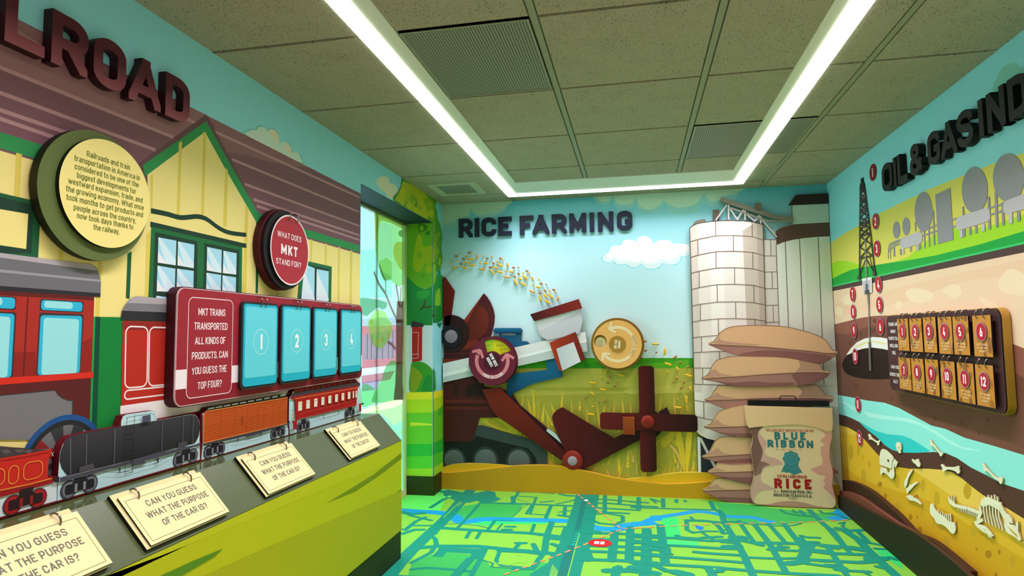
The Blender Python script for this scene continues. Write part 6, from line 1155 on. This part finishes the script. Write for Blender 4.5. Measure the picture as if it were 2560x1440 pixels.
m = MB(); fd = BD+.008; fl_ = [(p[0], p[1]+dz) for p in P(BW, 'K', '96,216 1083,245 1086,330 1090,420 1086,485 1060,505 1010,500 950,478 880,456 800,440 700,430 600,430 480,436 380,442 250,455 145,466 128,430 112,370 104,300', fd)]
m.slab(BW, fl_, BD, fd, G('#e6be92', '#dcb083', 'x'), '#e3c898'); m.build('folded_top', t)
m = MB(); q = [(p[0], p[1]+dz) for p in P(BW, 'K', '138,148 1050,170 1048,240 140,218', BD-.012)]; m.slab(BW, [(q[0][0], q[3][1]), (q[1][0], q[3][1]), (q[1][0], q[1][1]+.004), (q[0][0], q[1][1]+.004)], BD-.045, BD-.012, '#0e0e0f', '#0b0b0c'); m.build('clip_bar', t)
m = MB(); q = [(p[0], p[1]+dz) for p in P(BW, 'K', '495,160 499,108 670,108 680,160', BD-.03)]; m.tube([BW.to3(p, BD-.03) for p in fillet([(q[0][0], q[0][1]-.004), (q[1][0], q[1][1], .01), (q[2][0], q[1][1], .01), (q[3][0], q[0][1]-.004)], False)], .003, M('#0e0e0f', .35)); m.build('handle', t)
m = MB(); 
for u in (.86, 1.12): m.tube([BW.to3((u, .1), .02), BW.to3((u, .1), BD-.02)], .012, M('#4a4a4a'))
m.build('standoff', t)
p = P1(BW, 'K', 1112, 935, .09); m = MB(); m.tube([BW.to3(p, .025), BW.to3(p, .12)], .013, M('#8a5a4c'), 14); m.build('wall_peg', None, 'small brown round peg on the silo beside the printed rice bag', 'peg')
# ================================================================ RIGHT WALL EXHIBITS
BK, BKS = M('#0d0c0e', .5), M('#060607', .55)
def yb(x): return 1438-.574*(x-540)
for ch, x0, x1, lab in (('O', 503, 588, 'black raised letter O starting the word oil on the right wall'), ('I', 598, 628, 'black raised letter I between O and L in the word oil'), ('L', 636, 716, 'black raised letter L ending the word oil'), ('&', 742, 850, 'black raised ampersand between the words oil and gas'), ('G', 895, 1000, 'black raised letter G starting the word gas'), ('A', 1008, 1142, 'black raised letter A in the word gas'), ('S', 1148, 1284, 'black raised letter S ending the word gas'), ('I', 1334, 1374, 'black raised narrow letter I after the word gas on the right wall'), ('N', 1406, 1560, 'black raised letter N right of the letter I'), ('D', 1588, 1756, 'black raised letter D cut off at the right edge of the picture')):
    a, b = P1(RW, 'l', x0, yb(x0), .034), P1(RW, 'l', x1, yb(x1), .034)
    letter(ch, RW, a[0], b[0], 1.88, 2.027, .0045, .034, .215, BK, BKS, lab, 'oil and gas title letters')
# ---- numbered discs
NUM = (('m', 440, 112, 35, 0), ('m', 465, 553, 478, 1), ('m', 477, 798, 722, 1), ('m', 493, 1120, 1043, 1), ('m', 501, 1303, 1228, 1), ('n', 463, 382, 312, 1), ('m', 259, 1207, 1137, 1), ('m', 265, 1366, 1300, 1), ('n', 247, 414, 350, 1), ('n', 257, 625, 560, 1), ('n', 280, 1018, 953, 1), ('n', 293, 1295, 1230, 1))
NW = 'one two three four five six seven eight nine ten eleven twelve'.split()
for i, (tg, x, y, yt, ring_) in enumerate(NUM):
    c = P1(RW, tg, x, y, .004); r = abs(P1(RW, tg, x, yt, .004)[1]-c[1])
    m = MB(); m.slab(RW, circ(c, r, 36), .0045, .006, '#a98fb4' if ring_ else '#8c1626', '#8a7794' if ring_ else '#6d101d'); m.flat(RW, circ(c, r*.93, 36), .0063, '#b3131f' if ring_ else '#8c1626')
    s = str(i+1); cap = r*1.05; ctext(m, RW, s, (c[0]-(.004 if s[0] == '1' and len(s) > 1 else 0), c[1]-cap/2), cap, .0066, '#f6eef0', .2, .95, .13)
    m.build('number_disc', None, f'small red wall disc with white number {NW[i]} near the drilling rig print', 'number disc', 'red numbered discs around the drilling rig')
# ---- drilling rig cutout
t = thing('drilling_rig_cutout', 'thin dark lattice drilling rig cutout with a long drill pipe going underground', 'wall cutout', RW.to3(P1(RW, 'G', 300, 1170, .006), .0045))
DK = '#3b3a36'
def gl(s, w, c, d=.0065, tg='G'): m.rib(RW, P(RW, tg, s, .006), w, d, c, False, .0045)
m = MB()
for s, w in (('225,110 215,1130', .012), ('270,110 300,330 345,690 390,1085', .012), ('215,1120 290,930', .008), ('290,930 380,1085', .008), ('330,905 378,1085', .006), ('240,930 215,1110', .006)): gl(s, w, DK)
YS = [(150, 205), (205, 275), (275, 330), (330, 400), (400, 470), (470, 545), (545, 605), (605, 680), (680, 800), (800, 930)]
for k, (a, b) in enumerate(YS):
    xl0, xr0 = 226-a*.009, 270+(a-110)*.118; xl1, xr1 = 226-b*.009, 270+(b-110)*.118
    gl(f'{xl0:.0f},{a} {xr1:.0f},{b-15-k*2}', .008, DK); gl(f'{xr0:.0f},{a-12-k*2} {xl1:.0f},{b}', .008, DK)
    if k % 2: gl(f'{xl1:.0f},{b} {xr1:.0f},{b-20-k*2}', .009, DK)
m.build('lattice', t)
m = MB(); m.slab(RW, P(RW, 'G', '225,95 235,75 232,35 258,15 260,70 272,85 275,150 225,165', .006), .0045, .007, '#2b2a28'); m.slab(RW, P(RW, 'G', '198,1125 230,1118 230,1160 200,1168', .006), .0045, .007, DK); m.slab(RW, P(RW, 'G', '370,1082 400,1076 402,1118 370,1126', .006), .0045, .007, DK)
for y, h in ((220, 60), (340, 70), (500, 90)): m.slab(RW, pell(RW, 'G', 258+y*.03, y+h*.4, 17, h*.6, .006, 16), .0045, .0062, '#7f7d80')
m.build('crown_and_feet', t)
m = MB(); m.slab(RW, P(RW, 'G', '248,1155 356,1136 358,1308 258,1328', .006), .0045, .006, '#e1e0e4'); m.slab(RW, P(RW, 'G', '256,1182 344,1165 346,1300 262,1316', .006), .006, .0064, '#b9b7c0'); m.build('blowout_box', t)
m = MB(); gl('283,700 302,1210', .009, '#9a97a0', .008); gl('304,1300 318,1440', .009, '#8b8987', .008); gl('362,90 373,510', .01, '#8b8987', .008, 'n'); gl('373,508 381,740', .022, '#6d6b69', .009, 'n'); gl('303,1215 306,1300', .03, '#5b5a5c', .009); gl('286,1308 330,1300', .02, '#4b4a4c', .0095); m.build('drill_pipe', t)
# ---- flip tag board
BDp = .036; u0, u1, v0, v1 = -3.612, -2.565, .843, 1.23
t = thing('drilling_parts_board', 'dark brown wall board with gold edge and two rows of hanging tags', 'wall panel', RW.to3(((u0+u1)/2, v0)))
m = MB(); m.slab(RW, rrect(u0-.003, v0-.003, u1+.003, v1+.003, .04), .0045, .031, '#b08a34', G('#8d7a1c', '#b5883c', 'z')); m.build('gold_backing', t)
m = MB(); m.slab(RW, rrect(u0, v0, u1, v1, .038), .031, BDp, '#452a2c', '#171012'); m.rib(RW, rrect(u0+.003, v0+.003, u1-.003, v1-.003, .036), .002, BDp+.0003, '#5d4245', True)
for s, y, x0, x1 in (('THERE ARE', 265, 198, 318), ('MANY', 348, 225, 285), ('PARTS TO A', 432, 202, 322), ('DRILLING', 518, 217, 312), ('RIG.', 604, 247, 290), ('CAN YOU', 770, 232, 325), ('GUESS THEM', 858, 218, 350), ('ALL?', 945, 260, 310)):
    a, b = P1(RW, 'H', x0, y, BDp), P1(RW, 'H', x1, y, BDp); text(m, RW, s, (a[0], a[1]), (b[0], a[1]), .0175, BDp+.0004, '#eee6e4', .2)
m.build('front_sheet', t)
TGQ = ('300,180 432,175 447,562 320,557', '447,178 595,170 610,577 465,570', '610,160 760,155 783,585 630,580', '788,160 955,150 972,600 808,598', '978,150 1165,145 1163,618 975,600', '1205,140 1422,132 1450,638 1228,625', '318,645 460,645 475,1040 332,1012', '470,650 618,660 635,1070 487,1050', '638,660 795,672 810,1110 652,1075', '820,680 993,695 1010,1155 838,1120', '1025,700 1220,718 1235,1205 1035,1165', '1243,720 1458,742 1475,1255 1255,1205')
rg = random.Random(5)
for i, s in enumerate(TGQ):
    q = P(RW, 'H', s, .055); a0, a1 = (q[0][0]+q[3][0])/2, (q[1][0]+q[2][0])/2; z0, z1 = (q[2][1]+q[3][1])/2, (q[0][1]+q[1][1])/2
    t = thing('hanging_tag', f'orange brown hanging tag with red disc and number {NW[i]} on the drilling board', 'tag', RW.to3(((a0+a1)/2, z0), .055), 'orange brown number tags on the drilling board')
    m = MB(); td = .055; m.slab(RW, [(a0, z0), (a1, z0), (a1, z1), (a0, z1)], .049, td, '#c58636', '#19100f'); W, Hh = a1-a0, z1-z0
    for k in range(6):
        c = (a0+W*rg.random(), z0+Hh*rg.random()); m.flat(RW, clip(circ(c, rg.uniform(.006, .016), 16, rg.uniform(.01, .022)), a0, a1, z0, z1), td+.0002*(k+1), rg.choice(('#94602c', '#a26c2e', '#8d5a32')))
    c = ((a0+a1)/2+.002, z0+Hh*.6); m.slab(RW, circ(c, .036, 32), td+.0015, td+.004, '#a98fb4', '#5d4a2c'); m.flat(RW, circ(c, .033, 32), td+.0043, '#b5202c')
    ctext(m, RW, str(i+1), (c[0]-(.002 if i > 8 else 0), c[1]-.0185), .037, td+.0046, '#f6eef0', .2, .95, .13)
    for k, (w_, tx) in enumerate(((.6, 'LIFT TO SEE'), (.55, 'IF YOU ARE'), (.34, 'RIGHT'))):
        y = z0+Hh*.26-k*.0125; text(m, RW, tx, ((a0+a1)/2-W*w_/2, y), ((a0+a1)/2+W*w_/2, y), .0085, td+.0022, '#ecd2a4', .2)
    m.build('tag_card', t)
    for du in (.3, .7): ring(t, RW, (a0+W*du, z1+.004), .021, .0021, .042)
# ---- fossil bones
BN, BNS = M('#e9e3c8', .55), M('#a89a6c', .6)
def bone(name, lab, tg, s, sm=1, holes=(), extra=(), d=.0095):
    q = P(RW, tg, s, d); q = smooth(q, 4, True) if sm else q
    m = MB(); m.slab(RW, q, .0045, d, BN, BNS, holes=[smooth(P(RW, tg, h, d), 4, True) for h in holes])
    for e, w in extra: m.rib(RW, P(RW, tg, e, d), w, d, BN, False, .0045, BNS)
    return m.build(name, None, lab, 'fossil bone', 'cream fossil bones on the right wall')
bone('bone', 'small cream bone left above the skull with cracked cranium, at the riverbank', 'I', '98,30 108,22 122,30 128,48 150,75 185,100 215,108 232,95 238,112 232,125 228,150 216,162 204,150 208,135 180,118 145,95 118,90 104,88 108,70 100,50')
bone('bone', 'cream bone standing half in the river above the two ended bone', 'I', '833,98 845,92 858,102 870,130 900,165 950,230 975,245 996,250 990,265 982,285 970,292 955,280 945,255 905,200 870,165 850,165 838,155 842,135')
bone('bone', 'cream two ended bone lying level in the dark band', 'I', '968,395 985,386 1005,400 1020,415 1060,418 1110,420 1150,415 1170,406 1192,412 1190,440 1196,470 1192,492 1175,500 1158,488 1140,470 1090,455 1050,450 1025,462 1005,475 988,465 985,430')
bone('bone', 'cream bone at the river edge near the right side', 'I', '1466,380 1482,376 1496,395 1510,420 1560,475 1620,530 1660,550 1690,540 1714,556 1708,580 1706,605 1690,625 1675,615 1660,585 1610,555 1560,500 1520,470 1490,470 1478,460 1486,430 1472,400')
bone('human_skull', 'tiny cream skull lying on the bottom of the river', 'I', '430,170 432,140 448,122 470,122 486,138 494,170 496,205 488,222 488,248 476,256 460,245 456,225 438,210', 1, ('446,180 453,182 452,192 446,190', '470,182 478,182 478,194 470,193', '460,200 465,200 464,210 460,209'))
bone('dinosaur_skull', 'large cream fossil skull with lower jaw', 'I', '236,385 232,320 240,250 255,212 275,202 310,215 350,250 385,285 402,320 398,338 386,345 380,390 378,440 350,432 300,415 245,395', 0, ('328,330 340,328 350,345 346,368 336,364 328,350',), (('425,345 400,380 395,430 400,465', .022), ('415,345 440,370 420,420', .014)))
bone('jaw_bone', 'cream lower jaw piece right under the large fossil skull', 'I', '250,420 272,425 310,435 322,455 330,480 350,485 362,455 380,448 402,460 412,490 408,535 395,560 375,560 350,540 320,505 290,490 268,492 262,515 248,505 242,470')
bone('bone_fragment', 'cream hooked bone fragment in the dark band right of the skull', 'I', '620,330 632,324 652,340 665,335 680,325 702,322 705,345 718,375 722,400 708,420 690,415 665,385 640,368')
bone('tusk', 'upright cream tusk fossil in two pieces', 'I', '618,450 632,455 610,500 585,545 572,590 560,640 540,672 530,640 535,590 552,550 580,490')
bone('claw', 'cream curved claw fossil branching right from the tusk', 'I', '555,675 580,660 588,636 612,632 640,618 670,600 698,602 690,615 655,640 625,675 610,690 590,710 572,738 555,710')
bone('bone_fragment', 'cream jagged bone fragment below the tusk and claw', 'I', '542,770 560,772 568,758 590,758 600,750 612,765 625,760 640,785 670,795 700,815 730,850 738,868 722,870 690,845 650,828 620,825 590,815 575,800 565,785', 0)
bone('jaw_bone', 'cream fossil jaw with a row of teeth on the yellow ground', 'I', '838,900 845,865 862,856 880,870 895,915 920,950 960,985 1010,1015 1050,1060 1090,1080 1115,1085 1128,1080 1145,1140 1146,1180 1135,1210 1115,1220 1085,1205 1050,1160 1000,1120 950,1105 915,1090 890,1040 855,1000 840,960', 1, (), (('935,985 942,935', .008), ('965,1005 968,955', .008), ('990,1020 995,970', .008), ('1015,1040 1018,985', .008), ('1040,1065 1040,985', .008), ('1065,1085 1062,990', .008), ('1090,1090 1085,980', .009)))
q = [('1062,780 1075,835 1150,885 1240,905 1330,930 1420,965 1450,975', .014), ('1095,760 1105,840', .007), ('1130,772 1125,850', .007), ('1066,785 1090,850', .007), ('1075,830 1140,880', .02), ('1430,890 1450,960 1430,1010 1410,1060', .017), ('1470,1050 1440,1070 1385,1090 1400,1130', .013), ('1400,1125 1440,1130 1500,1150 1540,1190 1580,1240', .015), ('1420,1140 1470,1180 1530,1210 1560,1265', .011), ('1570,1230 1602,1245', .006), ('1560,1240 1585,1270', .006),
     ('1470,850 1540,830 1620,865 1680,900 1710,960 1740,1010', .030), ('1690,905 1720,985', .016)]
for k in range(13): q.append((f'{1190+k*19},{888+k*6} {1186+k*19},{942+k*7}', .005))
for x, y in ((1535, 755), (1575, 760), (1612, 752), (1645, 775), (1685, 840)): q.append((f'{x},{y} {x+12},{y+100}', .0085))
for k, x in enumerate((1480, 1515, 1553, 1590, 1625, 1660)): q.append((f'{x},{860+k*14} {x+6},{960+k*14} {x+22+k*4},{1060+k*16} {x+30+k*4},{1090+k*18}', .0075))
m = MB()
for s, w in q: m.rib(RW, P(RW, 'I', s, .0095), w, .0095, BN, False, .0045, BNS)
m.slab(RW, smooth(P(RW, 'I', '1450,830 1490,790 1540,780 1600,810 1680,850 1700,900 1720,950 1690,930 1640,890 1560,870 1480,890 1450,880', .01), 3, True), .0045, .0101, BN, BNS)
m.slab(RW, P(RW, 'I', '1715,985 1750,975 1790,995 1822,1040 1832,1095 1815,1100 1790,1075 1800,1110 1830,1110 1868,1140 1875,1080 1898,1076 1896,1190 1932,1290 1915,1310 1870,1265 1780,1215 1745,1180 1728,1120 1735,1060 1718,1010', .01), .0045, .0102, BN, BNS); m.slab(RW, P(RW, 'I', '1770,1130 1880,1230 1900,1270 1820,1195', .01), .0102, .0105, '#b98a1c')
m.build('animal_skeleton', None, 'cream fossil animal skeleton with ribs and long tail at the lower right', 'fossil skeleton')
